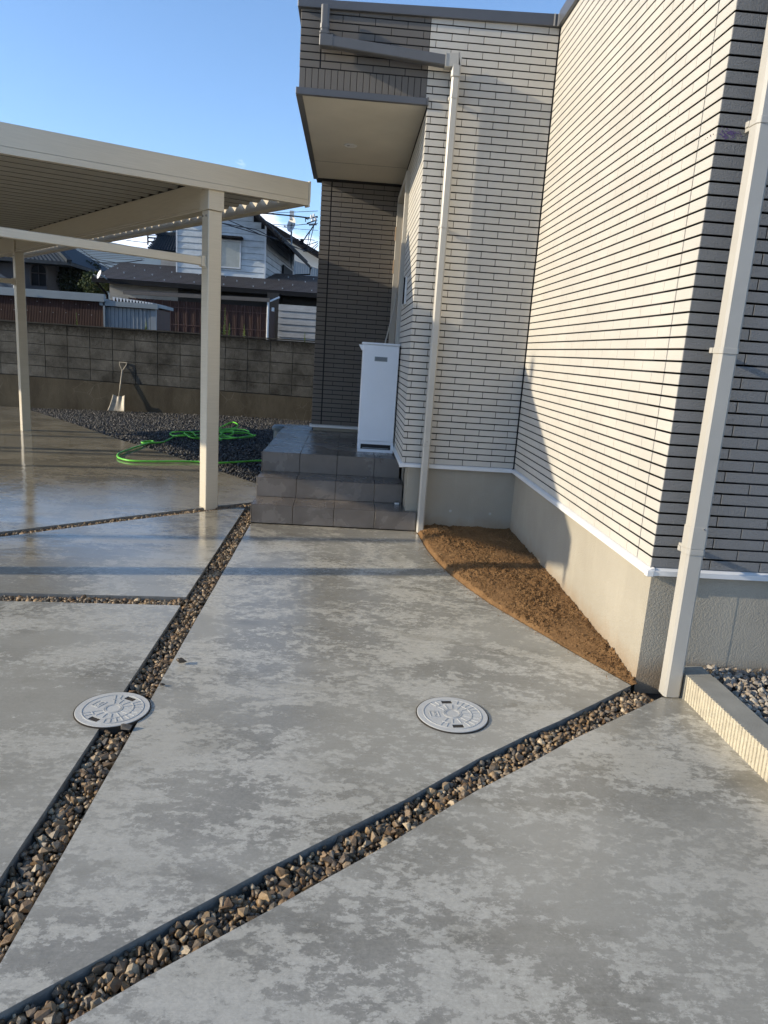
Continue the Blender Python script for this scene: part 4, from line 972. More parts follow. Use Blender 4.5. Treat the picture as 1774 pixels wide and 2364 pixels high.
for k in range(n):
    w_ = .068-.0012*k; z = 1.995-.0052*k; h_ = max(.02, .115-.0045*k)
    cs2.hexa([(xx, 9.70, z-.004), (xx+w_*.80, 9.70, z-.005), (xx+w_*.80, 10.8, z-.005), (xx, 10.8, z-.004), (xx, 9.70, z), (xx+w_*.80, 9.70, z-.001), (xx+w_*.80, 10.8, z-.001), (xx, 10.8, z)])
    A_ = [(xx, z-.002), (xx+w_*.80, z-.002), (xx+w_*.42, z-h_)]
    cs2.poly([(a, 9.70, c) for a, c in A_]); cs2.poly([(a, 9.72, c) for a, c in A_][::-1])
    for q_ in range(3): a, c = A_[q_], A_[(q_+1) % 3]; cs2.quad((a[0], 9.70, a[1]), (a[0], 9.72, a[1]), (c[0], 9.72, c[1]), (c[0], 9.70, c[1]))
    xx += w_
xx -= .06; cs2.hexa([(-5.98, 9.8, 1.7), (xx, 9.8, 1.7), (xx, 10.3, 1.7), (-5.98, 10.3, 1.7), (-5.98, 9.8, 1.985), (xx, 9.8, 1.90), (xx, 10.3, 1.90), (-5.98, 10.3, 1.985)], 1)
cs2.build('corrugated_sheet', [M['cwhite'], M['dark_fill']], label='zigzag corrugated sheet roof end above the silver shed', category='roof sheet')
ss = empty('silver_shed', (-5.5, 9.6, 0), 'small silver-grey metal garden shed just behind the block wall', 'shed')
b = MB(); b.box(-6.06, -5.04, 9.40, 10.5, -.1, 1.80); keep(b.build('body', M['brown']), ss)
b = MB(); ribbed(b, (-5.98, 9.385, 0), (-5.14, 9.385, 0), 0, 1.79, .075, .014, square=True); keep(b.build('door_panel', M['shed']), ss)
b = MB(); b.box(-6.065, -5.98, 9.36, 9.40, 0, 1.80); keep(b.build('corner_post', M['shed']), ss)
b = MB(); b.box(-5.14, -5.035, 9.36, 9.40, 0, 1.80); keep(b.build('corner_post', M['shed']), ss)
b = MB(); b.box(-6.09, -4.99, 9.30, 9.36, 1.80, 1.895); b.box(-6.09, -4.985, 9.36, 10.55, 1.83, 1.895); keep(b.build('roof', M['bgrey'], bevel=.003), ss)

# ------------------------------------------------------------------ brown lean-to, long low house, white upper storey
YL = 20.0
p0 = AT(cA, 1300, 545, YL); p1 = AT(cB, 1170, 895, YL); g0 = AT(cA, 1260, 505, YL); g1 = AT(cB, 1180, 895, YL)
lt = empty('brown_lean_to', (p0.x, YL, 0), 'long red-brown sheet lean-to with gutter in front of the low roofed house', 'shed')
b = MB(); b.box(p0.x, p1.x, YL+.05, YL+2.0, -.18, p0.z-.05); keep(b.build('body', M['redb']), lt)
nP = 17
for k in range(nP):
    xa = p0.x+(p1.x-p0.x)*k/nP; xb = p0.x+(p1.x-p0.x)*(k+1)/nP
    for zi, (za, zb) in enumerate(((.9, 1.72), (1.75, 2.28), (2.31, p0.z-.03))):
        q = MB(); ribbed(q, (xa+.015, YL+.02, 0), (xb-.015, YL+.02, 0), za, zb, .05, .008); keep(q.build('sheet_panel', M['redb']), lt)
b = MB()
for k in range(nP+1):
    xa = p0.x+(p1.x-p0.x)*k/nP; b.box(xa-.012, xa+.012, YL-.005, YL+.04, .9, p0.z-.02)
for z in (1.735, 2.295): b.box(p0.x, p1.x, YL-.002, YL+.035, z-.012, z+.012)
keep(b.build('battens', simple('brown_batten', (.075, .035, .026), .7), kind='stuff'), lt)
b = MB(); b.bar((g0.x, YL-.12, g0.z), (g1.x+.0, YL-.12, g1.z+.03), .12, .12); keep(b.build('gutter', simple('brown_gutter', (.085, .072, .060), .5)), lt)
b = MB(); b.tube([(p1.x-.02, YL-.10, -.18), (p1.x-.02, YL-.10, g1.z)], .038, 10); b.tube([(p1.x-.02, YL-.10, g1.z-.03), (p1.x+.28, YL+.5, g1.z+.18)], .03, 8); b.box(p1.x+.1, p1.x+.18, YL-.1, YL, g1.z-.32, g1.z-.2); keep(b.build('downpipe', M['frame']), lt)
b = MB(); b.hexa([(g0.x, YL-.1, g0.z+.03), (g1.x, YL-.1, g1.z+.06), (g1.x, YL+2.5, g1.z+.2), (g0.x, YL+2.5, g0.z+.2), (g0.x, YL-.1, g0.z+.07), (g1.x, YL-.1, g1.z+.10), (g1.x, YL+2.5, g1.z+.25), (g0.x, YL+2.5, g0.z+.25)]); keep(b.build('roof', M['black']), lt)

YE = 24.0; YR = 31.0
e0 = AT(cA, 940, 372, YE); e1 = AT(cB, 480, 735, YE); e2 = AT(cB, 1600, 805, YE)
r0 = AT(cA, 1230, 220, YR); r1 = AT(cA, 1440, 205, YR)
lh = empty('low_tiled_house', (e0.x, YE, 0), 'long low house with dark brown metal roof and snow guards behind the lean-to', 'house')
zr = r0.z+.1; zf = (e0.z+e2.z)/2; XR = e2.x+6
def roofpt(x, t): return Vector((x, YE+(YR-YE)*t, zf+(zr-zf)*t))
xl = lambda t: e0.x+(r0.x-e0.x)*t
b = MB(); NR = 16
for k in range(NR):
    t0, t1 = k/NR, (k+1)/NR; a, c = roofpt(xl(t0), t0), roofpt(xl(t1), t1); d2, e_ = roofpt(XR, t1), roofpt(XR, t0)
    up = Vector((0, 0, .035)); b.quad(a+up, e_+up, d2, c); b.quad(a, e_, e_+up, a+up)
b.quad(roofpt(xl(0), 0), roofpt(xl(1), 1), (xl(1), YR+.2, zr-.02), (xl(0), YE+7, zf)); b.quad((XR, YR, zr), (XR, YR+6, zf), (xl(1)-2, YR+6, zf), (xl(1), YR, zr))
keep(b.build('roof', M['roofb']), lh)
b = MB()
for t in (.07, .30, .52, .74):
    for k in range(20):
        x = xl(t)+.35+k*1.15+(.5 if t in (.30, .74) else 0)
        if x > XR: break
        p = roofpt(x, t); b.box(x-.018, x+.018, p.y-.05, p.y+.02, p.z+.02, p.z+.08)
keep(b.build('snow_guards', M['shed'], kind='stuff'), lh)
b = MB(); b.box(e0.x, XR, YE-.16, YE-.02, zf-.16, zf+.02); b.box(e0.x-.02, XR, YE-.02, YE+.9, zf-.10, zf-.04); keep(b.build('eave', M['black']), lh)
wl0 = AT(cA, 1110, 420, YE+1)
b = MB(); b.box(wl0.x, g0.x+.6, YE+.95, YE+6, -.18, zf-.05); keep(b.build('wall', M['gsid']), lh)
b = MB(); b.box(g0.x+.601, XR-.5, YE+.95, YE+6, -.18, zf-.05); keep(b.build('wall', M['dark_fill']), lh)  # rest of the wall coloured near-black: eave shadow put into its colour
b = MB(); b.tube([(wl0.x-.25, YE+.1, zf-.10), (wl0.x-.05, YE+.8, zf-.55), (wl0.x-.02, YE+.9, .3)], .05, 8); keep(b.build('downpipe', M['black']), lh)
b = MB(); b.box(wl0.x+.25, wl0.x+1.1, YE+.90, YE+.96, 1.95, zf-.75); keep(b.build('shutter', M['glass']), lh)
wr0 = AT(cB, 1262, 870, YE-.3); wr1 = AT(cB, 1640, 900, YE-.3)
b = MB(); b.box(wr0.x-.45, wr0.x, YE-.25, YE+.9, -.18, zf-.10); keep(b.build('dark_recess', M['dark_fill']), lh)
for k in range(9):
    q = MB(); z = .62+k*.247; q.hexa([(wr0.x, YE-.30, z), (XR, YE-.30, z), (XR, YE-.1, z), (wr0.x, YE-.1, z), (wr0.x, YE-.265, z+.236), (XR, YE-.265, z+.236), (XR, YE-.1, z+.236), (wr0.x, YE-.1, z+.236)]); keep(q.build('siding_board', M['gsid']), lh)

YW = 28.0
L0 = AT(cB, 285, 665, YW); C0 = AT(cB, 1122, 722, YW); T0 = AT(cB, 1128, 150, YW); AP = AT(cB, 1035, 62, YW)
wh = empty('white_two_storey_house', (L0.x, YW, 0), 'weathered white clapboard upper storey with dark gable roof above the low roof', 'house')
dy = Vector((math.sin(math.radians(4)), math.cos(math.radians(4)), 0)); dxw = Vector((math.cos(math.radians(4)), -math.sin(math.radians(4)), 0))
slope = (AP.z-T0.z)/(T0.x-AP.x); wdt = C0.x-L0.x; dep = 8.5
zt = T0.z-.12
def zroof(x): return zt+(C0.x-x)*slope if x > C0.x-wdt*.5-.6 else zt+(wdt*.5+.6)*slope-(C0.x-wdt*.5-.6-x)*slope
Cw = Vector((C0.x, YW, 0))
b = MB(); a0_ = Vector((L0.x, YW+.06, 0))
for (xa, xb) in ((L0.x, C0.x-wdt*.5), (C0.x-wdt*.5, C0.x)):
    A = Vector((xa, YW+.05, 0)); B2 = Vector((xb, YW+.05, 0))
    b.quad((A.x, A.y, 2), (B2.x, B2.y, 2), (B2.x, B2.y, zroof(xb)), (A.x, A.y, zroof(xa)))
Cb = Cw+dy*dep
b.quad((C0.x-.03, YW+.05, 2), (Cb.x-.03, Cb.y, 2), (Cb.x-.03, Cb.y, zt), (C0.x-.03, YW+.05, zt)); b.quad((L0.x, YW+.05, 2), (L0.x, YW+dep, 2), (L0.x, YW+dep, zt), (L0.x, YW+.05, zt))
keep(b.build('wall', M['black']), wh)
zz = L0.z-.35; k = 0
while zz < AP.z:
    h = .262; xr_ = C0.x; xl_ = L0.x
    # clip by the right roof slope
    if zroof(C0.x) < zz+h: xr_ = min(C0.x, C0.x-(zz+h-zt)/slope)
    if xr_ > L0.x+.5:
        q = MB(); q.hexa([(xl_, YW-.02, zz), (xr_, YW-.02, zz), (xr_, YW+.04, zz), (xl_, YW+.04, zz), (xl_, YW+.008, zz+h-.010), (xr_, YW+.008, zz+h-.010), (xr_, YW+.04, zz+h-.010), (xl_, YW+.04, zz+h-.010)]); keep(q.build('siding_board', M['wsid']), wh)
    if zz+h < zt+.25:
        e2_ = Cw+dy*dep; n_ = dxw
        q = MB(); q.hexa([Cw+n_*.0+Vector((0, .0, zz)), Cw+n_*.03+Vector((0, 0, zz)), e2_+n_*.03+Vector((0, 0, zz)), e2_+Vector((0, 0, zz)), Cw+Vector((0, 0, zz+h-.01)), Cw+n_*.005+Vector((0, 0, zz+h-.01)), e2_+n_*.005+Vector((0, 0, zz+h-.01)), e2_+Vector((0, 0, zz+h-.01))]); keep(q.build('siding_board', M['gsid']), wh)
    zz += h
b = MB(); b.box(C0.x-.03, C0.x+.045, YW-.04, YW+.03, L0.z-.3, zt+.1); b.box(L0.x-.03, L0.x+.03, YW-.04, YW+.03, L0.z-.3, zroof(L0.x)); keep(b.build('corner_trim', M['frame']), wh)
a1 = AT(cB, 702, 316, YW); a2 = AT(cB, 888, 575, YW)
wn_ = MB(); wn_.box(a1.x, a2.x, YW-.05, YW-.035, a2.z, a1.z); W_ = keep(wn_.build('window', M['glass']), wh)
b = MB(); t_ = .05; b.box(a1.x-t_, a1.x, YW-.09, YW-.03, a2.z-t_, a1.z+t_); b.box(a2.x, a2.x+t_, YW-.09, YW-.03, a2.z-t_, a1.z+t_); b.box(a1.x, a2.x, YW-.09, YW-.03, a1.z, a1.z+t_); b.box(a1.x-.8, a2.x+.0, YW-.09, YW-.03, a2.z-t_, a2.z); b.build('frame', M['frame'], W_)
b = MB(); b.box(a1.x-.75, a1.x-.09, YW-.05, YW-.035, a2.z, a1.z); b.build('sash', M['glass'], W_)
w1_ = AT(cB, 660, 285, YW); w2_ = AT(cB, 925, 300, YW); b = MB(); b.box(w1_.x-.5, w2_.x, YW-.45, YW-.03, w2_.z-.04, w2_.z+.05); keep(b.build('window_canopy', M['black'], bevel=.01), wh)
b = MB(); xm = AT(cB, 705, 600, YW).x; b.tube([(xm, YW-.06, L0.z), (xm, YW-.06, a2.z-.05)], .03, 6); keep(b.build('drain_pipe', M['frame']), wh)
# roof slabs running back, overhanging to the right
rx = C0.x-wdt*.5-.6; rz_ = zt+(wdt*.5+.6)*slope; ov = .85
def rp(x, s, dz): q = Vector((x, YW, 0))+dy*s; return Vector((q.x, q.y, zroof(x) if x <= C0.x else zt-(x-C0.x)*slope))+Vector((0, 0, dz))
for (xa, xb) in ((rx, C0.x+ov), (L0.x-ov, rx)):
    b = MB(); b.hexa([rp(xa, -.75, .02), rp(xb, -.75, .02), rp(xb, dep+.5, .02), rp(xa, dep+.5, .02), rp(xa, -.75, .16), rp(xb, -.75, .16), rp(xb, dep+.5, .16), rp(xa, dep+.5, .16)]); keep(b.build('roof', M['black']), wh)
b = MB()
for k in range(12):
    x = C0.x+ov-.1-k*.3; p = rp(x, -.75, .16); b.tube([p, p+dy*8.8], .075, 6)
keep(b.build('roof_tiles', M['rtile'], kind='stuff'), wh)
b = MB(); p = rp(C0.x+ov, -.75, .02); q_ = rp(C0.x+ov, dep+.5, .02); b.bar(p+Vector((.05, 0, 0)), q_+Vector((.05, 0, 0)), .06, .07); q2 = q_+Vector((0, -.2, -.35)); b.tube([q_, q2, q2-dxw*.85+Vector((0, 0, -.08))], .04, 6); keep(b.build('gutter', M['black']), wh)
# side door/window on the receding face
wx = [AT(cB, 1218, 420, YW)]
b = MB(); s0_, s1_ = 4.4, 7.4; A = Cw+dy*s0_+dxw*.06; B3 = Cw+dy*s1_+dxw*.06
b.hexa([(A.x, A.y, 3.3), (A.x+.06, A.y, 3.3), (B3.x+.06, B3.y, 3.3), (B3.x, B3.y, 3.3), (A.x, A.y, 5.2), (A.x+.06, A.y, 5.2), (B3.x+.06, B3.y, 5.2), (B3.x, B3.y, 5.2)]); keep(b.build('side_window', M['black']), wh)

# navy roof between
n0_ = AT(cB, 1195, 640, 31); n1_ = AT(cB, 1625, 672, 31); n2_ = AT(cB, 1128, 738, 29.2); n3_ = AT(cB, 1640, 765, 29.2)
b = MB(); b.hexa([n2_, n3_, n1_, n0_, n2_+Vector((0, 0, .08)), n3_+Vector((0, 0, .08)), n1_+Vector((0, 0, .08)), n0_+Vector((0, 0, .08))]); b.box(n2_.x, n3_.x, 29.5, 31, -.18, n3_.z-.1); b.build('navy_roofed_annex', M['blue'], label='annex with dark navy metal roof right of the white upper storey', category='annex')

# third house behind, pale wall with ribbed lower half
Y3 = 45.0
h3 = empty('pale_gabled_house', (0, Y3, 0), 'pale house with ribbed grey-blue lower wall and black roof farther back', 'house')
q1 = AT(cB, 1240, 250, Y3); q2 = AT(cB, 1700, 520, Y3); m1 = AT(cB, 1240, 470, Y3); m2 = AT(cB, 1700, 600, Y3); m1 = AT(cB, 1290, 455, Y3)
xa, xb = q1.x, q2.x; sl3 = (q2.z-q1.z)/(xb-xa)
b = MB(); b.quad((xa, Y3, 0), (xb, Y3, 0), (xb, Y3, q2.z), (xa, Y3, q1.z)); b.quad((xa, Y3+8, 0), (xa, Y3, 0), (xa, Y3, q1.z), (xa, Y3+8, q1.z)); keep(b.build('wall', simple('pale_grey_render', (.50, .54, .56), .7, .06, .6)), h3)
zl = lambda s: m1.z+(m2.z-m1.z)/(m2.x-m1.x)*(xa+s-m1.x)
b = MB(); ribbed(b, (xa, Y3-.06, 0), (xb, Y3-.06, 0), 0, zl, .16, .03, square=True); keep(b.build('ribbed_cladding', simple('grey_blue_cladding', (.26, .31, .35), .5, .06)), h3)
b = MB(); pr_ = [Vector((xa, Y3-.09, zl(0))), Vector((xb, Y3-.09, zl(xb-xa)))]; b.bar(pr_[0], pr_[1], .06, .07); keep(b.build('flashing', M['cwhite']), h3)
b = MB(); b.hexa([(xa-3, Y3-1, q1.z-sl3*3), (xb, Y3-1, q2.z), (xb, Y3+8, q2.z), (xa-3, Y3+8, q1.z-sl3*3), (xa-3, Y3-1, q1.z-sl3*3+.35), (xb, Y3-1, q2.z+.35), (xb, Y3+8, q2.z+.35), (xa-3, Y3+8, q1.z-sl3*3+.35)]); keep(b.build('roof', M['black']), h3)
v1 = AT(cB, 1293, 528, Y3); v2 = AT(cB, 1372, 597, Y3); b = MB(); b.box(v1.x, v2.x, Y3-.14, Y3-.08, v2.z, v1.z); w3 = keep(b.build('window', M['dark_fill']), h3)
b = MB(); b.box(v1.x-.06, v2.x+.06, Y3-.12, Y3-.075, v2.z-.08, v1.z+.08); b.build('frame', M['frame'], w3)

# small tiled ridge roof left of the white storey
YT = 33.0
s1 = AT(cB, 108, 262, YT+3); s2 = AT(cB, 420, 272, YT+3); s3 = AT(cB, 0, 395, YT); s4 = AT(cB, 420, 432, YT)
tr = empty('tile_roofed_house', (s3.x, YT, 0), 'house showing a blue-grey tiled roof slope left of the white storey', 'house')
b = MB(); nn = 15
for k in range(nn):
    for j in range(9):
        def g(a, c):
            p = s3.lerp(s4, a).lerp(s1.lerp(s2, a), c); return p
        a0_, a1_ = k/nn, (k+1)/nn; c0_, c1_ = j/9, (j+1)/9; up = Vector((0, 0, .05))
        b.quad(g(a0_, c0_)+up*1.6, g((a0_*.45+a1_*.55), c0_)+up*.4, g((a0_*.45+a1_*.55), c1_), g(a0_, c1_)+up); b.quad(g((a0_*.45+a1_*.55), c0_)+up*.4, g(a1_, c0_)+up*1.6, g(a1_, c1_)+up, g((a0_*.45+a1_*.55), c1_))
dn_ = Vector((0, .02, -.03)); b.quad(s3+dn_, s4+dn_, s2+dn_, s1+dn_)
keep(b.build('roof_tiles', M['rtile'], kind='stuff'), tr)
b = MB(); b.bar(s1+Vector((-.1, 0, .06)), s2+Vector((0, 0, .06)), .28, .2); b.box(s1.x-.12, s1.x+.12, YT+2.8, YT+3.2, s1.z, s1.z+.35); keep(b.build('ridge', M['rtile'], bevel=.02), tr)
b = MB(); b.box(s3.x+.6, s4.x, YT+.3, YT+5, -.18, s3.z+.02); keep(b.build('wall', M['gsid']), tr)
ch0 = AT(cB, 222, 262, YT+3.4); ch1 = AT(cB, 258, 200, YT+3.4); b = MB(); b.tube([(ch0.x+.15, ch0.y, ch0.z-.3), (ch0.x+.15, ch0.y, ch1.z+.3)], .16, 10); keep(b.build('flue', M['pvc']), tr)

# far left house with tiled hip roof and arched window
YH = 35.0
hl = empty('arched_window_house', AT(cA, 350, 470, YH), 'grey rendered house with arched window and tiled roof at the far left', 'house')
x0h = -34; wr_ = AT(cA, 470, 300, YH); er = AT(cA, 700, 200, YH-1.0); rt_ = AT(cA, 430, 60, YH+3)
b = MB(); b.box(x0h, wr_.x, YH, YH+8, -.18, er.z+.35); keep(b.build('wall', simple('grey_mauve_render', (.07, .068, .073), .85, .1, .8)), hl)
wr2 = AT(cA, 590, 230, YH+2); b = MB(); b.box(wr_.x, wr2.x, YH+2, YH+8, -.18, er.z+.3); keep(b.build('wing_wall', simple('grey_mauve_render_wing', (.075, .075, .08), .85, .1, .8)), hl)
b = MB(); nT = 84
A_ = Vector((x0h, YH-1, er.z)); B_ = Vector((er.x, YH-1, er.z)); C_ = Vector((er.x-3.5, YH+3, er.z+2.3)); D_ = Vector((x0h, YH+3, er.z+2.3))
for k in range(nT):
    a, c = k/nT, (k+1)/nT; m = (a+c)/2; u_ = Vector((0, 0, .045))
    b.quad(A_.lerp(B_, a)+u_, A_.lerp(B_, m), D_.lerp(C_, m), D_.lerp(C_, a)+u_); b.quad(A_.lerp(B_, m), A_.lerp(B_, c)+u_, D_.lerp(C_, c)+u_, D_.lerp(C_, m))
b.poly([B_+u_, Vector((er.x, YH+9, er.z)), C_]); b.box(x0h, er.x, YH-1.02, YH-.9, er.z-.14, er.z+.02); b.box(er.x-.12, er.x, YH-.9, YH+9, er.z-.14, er.z+.02); b.box(x0h, er.x-.13, YH-.89, YH+.2, er.z-.14, er.z-.08)
keep(b.build('roof', M['rtile']), hl)
b = MB(); b.bar(B_+u_, C_+u_*1.5, .25, .2); keep(b.build('hip_ridge', M['rtile']), hl)
ac = AT(cA, 395, 290, YH-.05); ab = AT(cA, 395, 432, YH-.05); hwid = .42
b = MB(); pts_ = [(ac.x-hwid, YH-.06, ab.z), (ac.x+hwid, YH-.06, ab.z)]+[(ac.x+hwid*math.cos(t), YH-.06, ac.z+hwid*math.sin(t)) for t in np.linspace(0, math.pi, 12)]; b.poly(pts_); aw = keep(b.build('arched_window', M['black']), hl)
b = MB(); b.tube([(ac.x-hwid, YH-.1, ab.z)]+[(ac.x+hwid*math.cos(t), YH-.1, ac.z+hwid*math.sin(t)) for t in np.linspace(math.pi, 0, 12)]+[(ac.x+hwid, YH-.1, ab.z)], .05, 6); b.tube([(ac.x, YH-.1, ab.z), (ac.x, YH-.1, ac.z+hwid)], .02, 5); b.tube([(ac.x-hwid, YH-.1, ac.z-.1), (ac.x+hwid, YH-.1, ac.z-.1)], .03, 5); b.build('frame', M['roofb'], aw)
lr0 = AT(cA, 0, 395, 30); lr1 = AT(cA, 370, 470, 30); lr2 = AT(cA, 110, 395, 33)
b = MB(); K = 22
for k in range(K):
    a, c = k/K, (k+1)/K; m = (a+c)/2; f0 = Vector((x0h, 29.5, 2.4)); f1 = Vector((lr1.x+.3, 29.5, 2.55)); g1_ = Vector((lr1.x-3.2, 33, 3.9)); g0_ = Vector((x0h, 33, 3.9)); u_ = Vector((0, 0, .08))
    b.quad(f0.lerp(f1, a)+u_, f0.lerp(f1, m), g0_.lerp(g1_, m), g0_.lerp(g1_, a)+u_); b.quad(f0.lerp(f1, m), f0.lerp(f1, c)+u_, g0_.lerp(g1_, c)+u_, g0_.lerp(g1_, m))
b.box(x0h, lr1.x, 30, 33, -.18, 2.5)
b.build('tiled_outbuilding', M['rtile'], label='low tiled outbuilding roof in front of the arched window house', category='outbuilding')
b = MB(); i0 = AT(cA, 130, 440, 9.15); b.tube([(i0.x, 9.2, 2.0), (i0.x, 9.2, i0.z-.01)], .010, 6); b.cyl((i0.x, 9.2, i0.z-.01), .012, .03, 8); b.build('roof_insulator', M['cwhite'], label='tiny white insulator standing on the brown shed fascia', category='insulator')

# ------------------------------------------------------------------ trees
def tree(name, c, rx_, ry_, rz_, n, leafm, label, seed, lsz=.16, zbase=-.18):
    r = np.random.default_rng(seed); e = empty(name, (c[0], c[1], zbase), label, 'tree', 'trees beyond the brown shed')
    b = MB(); b.tube([(c[0], c[1], zbase), (c[0]+.1, c[1], zbase+(c[2]-zbase)*.6), (c[0], c[1], c[2]+rz_*.4)], .2, 8, rr=[.22, .15, .05])
    for k in range(7):
        a = r.uniform(0, 6.28); b.tube([(c[0], c[1], c[2]-rz_*.5+k*.15), (c[0]+math.cos(a)*rx_*.6, c[1]+math.sin(a)*ry_*.6, c[2]+r.uniform(-.2, .6)*rz_)], .06, 5, rr=[.07, .02])
    keep(b.build('trunk', M['bark']), e)
    clumps = []
    for k in range(34):
        d = r.normal(size=3); d /= np.linalg.norm(d); q = r.uniform(.45, 1.0); clumps.append((c[0]+d[0]*rx_*q, c[1]+d[1]*ry_*q, c[2]+d[2]*rz_*q, r.uniform(.22, .42)*min(rx_, rz_)))
    Vv = np.zeros((n*4, 3)); k = 0
    for i in range(n):
        cx, cy, cz, cr2 = clumps[r.integers(len(clumps))]; d = r.normal(size=3); d /= np.linalg.norm(d); p = np.array([cx, cy, cz])+d*cr2*r.uniform(.5, 1.05)
        R = rotm(r); s = lsz*r.uniform(.5, 1.2); Vv[k:k+4] = p+(np.array([[-.5, -.3, 0], [.5, -.3, 0], [.4, .3, .1], [-.4, .3, .1]])@R.T)*s; k += 4
    me = bpy.data.meshes.new('crown'); me.from_pydata(Vv.tolist(), [], [(4*i, 4*i+1, 4*i+2, 4*i+3) for i in range(n)]); me.materials.append(leafm); o = put('crown', me); keep(o, e)
    return e
def tc(x, y, Y): p = AT(cA, x, y, Y); return (p.x, p.y, p.z)
tree('broadleaf_tree', tc(650, 420, 38), 1.8, 1.6, 1.45, 5200, M['leaf'], 'dense dark tree directly right of the arched window house', 1)
tree('broadleaf_tree', tc(520, 420, 37), 1.0, 1.2, 1.4, 2600, M['leaf'], 'dark bushy tree overlapping the wall of the arched window house', 2)
tree('broadleaf_tree', tc(790, 425, 39), 1.8, 1.5, 1.35, 4200, M['leaf'], 'dark rounded tree in the middle of the clump', 3)
tree('broadleaf_tree', tc(985, 440, 26.5), .60, .6, .62, 2600, M['yleaf'], 'brighter green tree at the left end of the low house roof', 4, .10)
tree('broadleaf_tree', tc(900, 365, 52), 2.6, 2, .85, 3600, M['leaf'], 'greener tree top rising behind the dark clump', 5, .2)
tree('broadleaf_tree', tc(1030, 385, 54), 2.2, 2, .9, 3000, M['yleaf'], 'rounded tree top farthest right near the low house ridge', 6, .2)

# satellite dish by the low house eave, dish pole at the right
d0 = AT(cA, 1000, 320, 23.6); b = MB()
def dish(name, c, r, nrm, label, pole=None):
    e = empty(name, c, label, 'satellite dish'); c = Vector(c); nrm = Vector(nrm).normalized(); a = nrm.cross(Vector((0, 0, 1))).normalized(); bb = a.cross(nrm)
    m = MB(); R0 = 4; K = 24
    for i in range(R0):
        for k in range(K):
            def P(i, k): rr_ = r*i/R0; t = 2*math.pi*k/K; return c+a*rr_*math.cos(t)+bb*rr_*math.sin(t)-nrm*(.25*r*(1-(i/R0)**2))
            m.quad(P(i, k), P(i+1, k), P(i+1, k+1), P(i, k+1))
    keep(m.build('reflector', M['cwhite'], smooth=True), e)
    m = MB(); m.tube([c-nrm*.25*r-bb*r*.2, c+nrm*r*.9-bb*r*.6], r*.04, 5); m.tube([c+nrm*r*.9-bb*r*.6, c+nrm*r*1.05-bb*r*.5], r*.10, 6); keep(m.build('feed_arm', M['cwhite']), e)
    if pole: m = MB(); m.tube([pole[0], pole[1]], pole[2], 8); keep(m.build('pole', M['bgrey']), e)
    return e
dish('satellite_dish', d0, .17, (-.8, -.6, .35), 'white satellite dish sticking out at the left end of the low house eave', (d0+Vector((.3, .35, -.2)), d0+Vector((.05, .1, -.02)), .03))
dd0 = AT(cG, 575, 620, 34); pt_ = AT(cG, 583, 360, 34); pb_ = AT(cG, 590, 1030, 34)
dish('satellite_dish', dd0, .37, (-.75, -.6, .15), 'round white dish on a tall thin pole against the clouds', (Vector((pb_.x, 34.1, pb_.z-1)), Vector((pt_.x, 34.1, pt_.z-.6)), .045))
b = MB(); b.box(pt_.x-.10, pt_.x+.12, 34.05, 34.2, AT(cG, 583, 520, 34).z, pt_.z); b.build('antenna_box', M['frame'], label='upright pale antenna box above the dish on its pole', category='antenna')

# utility pole hidden by the charcoal wall, hardware and wires
px0 = AT(cG, 1085, 560, 32); px0.x += .6
up_ = empty('utility_pole', (px0.x, 32, -.18), 'utility pole fittings and crossarm peeping out beside the charcoal wall', 'utility pole')
b = MB(); b.tube([(px0.x, 32, -.18), (px0.x, 32, 9)], .16, 12, rr=[.19, .12]); keep(b.build('pole', M['gsid']), up_)
def g32(x, y, Y=32): return AT(cG, x, y, Y)
b = MB(); b.bar(g32(880, 500), g32(1060, 478), .07, .07); b.bar(g32(860, 600), g32(1050, 535), .05, .05); b.bar(g32(900, 628), g32(1040, 622), .05, .05); b.bar(g32(835, 505), g32(838, 570), .04, .04); b.bar(g32(830, 508), g32(890, 525), .04, .04); keep(b.build('crossarm', M['black']), up_)
for x, y in ((940, 505), (985, 485), (960, 560), (1015, 545)):
    b = MB(); p = g32(x, y, 31.9); b.cyl(p, .07, .16, 10, r2=.04); keep(b.build('insulator', M['cwhite']), up_)
def wire(pts, Y, r, lab, names='power_line'):
    P = [at(*p, Y if not isinstance(Y, list) else Y[i]) for i, p in enumerate(pts)]
    b = MB(); b.tube(spline(P, 8), r, 6); b.build(names, M['wire'], smooth=True, label=lab, category='cable', group='overhead cables behind the houses')
def Gp(*a): return [cG(x, y) for x, y in a]
def Ap(*a): return [cA(x, y) for x, y in a]
def Bp(*a): return [cB(x, y) for x, y in a]
wire(Gp((-1300, 560), (-300, 440), (200, 412), (600, 393), (1060, 372)), 33, .013, 'topmost thin cable rising to the right across the clouds')
wire(Gp((-600, 400), (100, 418), (600, 462), (905, 500)), 32, .035, 'thick cable running down to the utility pole crossarm')
wire(Gp((-600, 600), (300, 622), (600, 632), (860, 612), (1060, 600)), 32, .016, 'cable level with the round dish')
wire(Gp((-600, 560), (330, 655), (700, 700), (1060, 725)), 36, .012, 'thin cable passing just under the round dish')
wire(Gp((-700, 480), (-100, 750), (0, 798), (150, 835), (480, 870), (850, 890), (1000, 905)), [26, 26.5, 26.6, 27, 29, 31, 32], .018, 'cable crossing the white storey towards the pole')
wire(Gp((-700, 590), (0, 800), (300, 880), (560, 990), (800, 1095), (850, 1120)), [26, 26.6, 27, 29, 31, 32], .020, 'lower cable sagging across the white storey corner')
wire(Bp((690, 140), (820, 165), (1000, 200), (1060, 215), (1140, 255), (1240, 310), (1390, 370), (1530, 410)), [26, 26.2, 26.4, 26.6, 27, 29, 31, 32], .018, 'cable with a splice in front of the white clapboards')
wire(Gp((760, 985), (850, 830), (960, 680), (1030, 560)), 32, .03, 'leftmost of the steep service drops beside the pole')
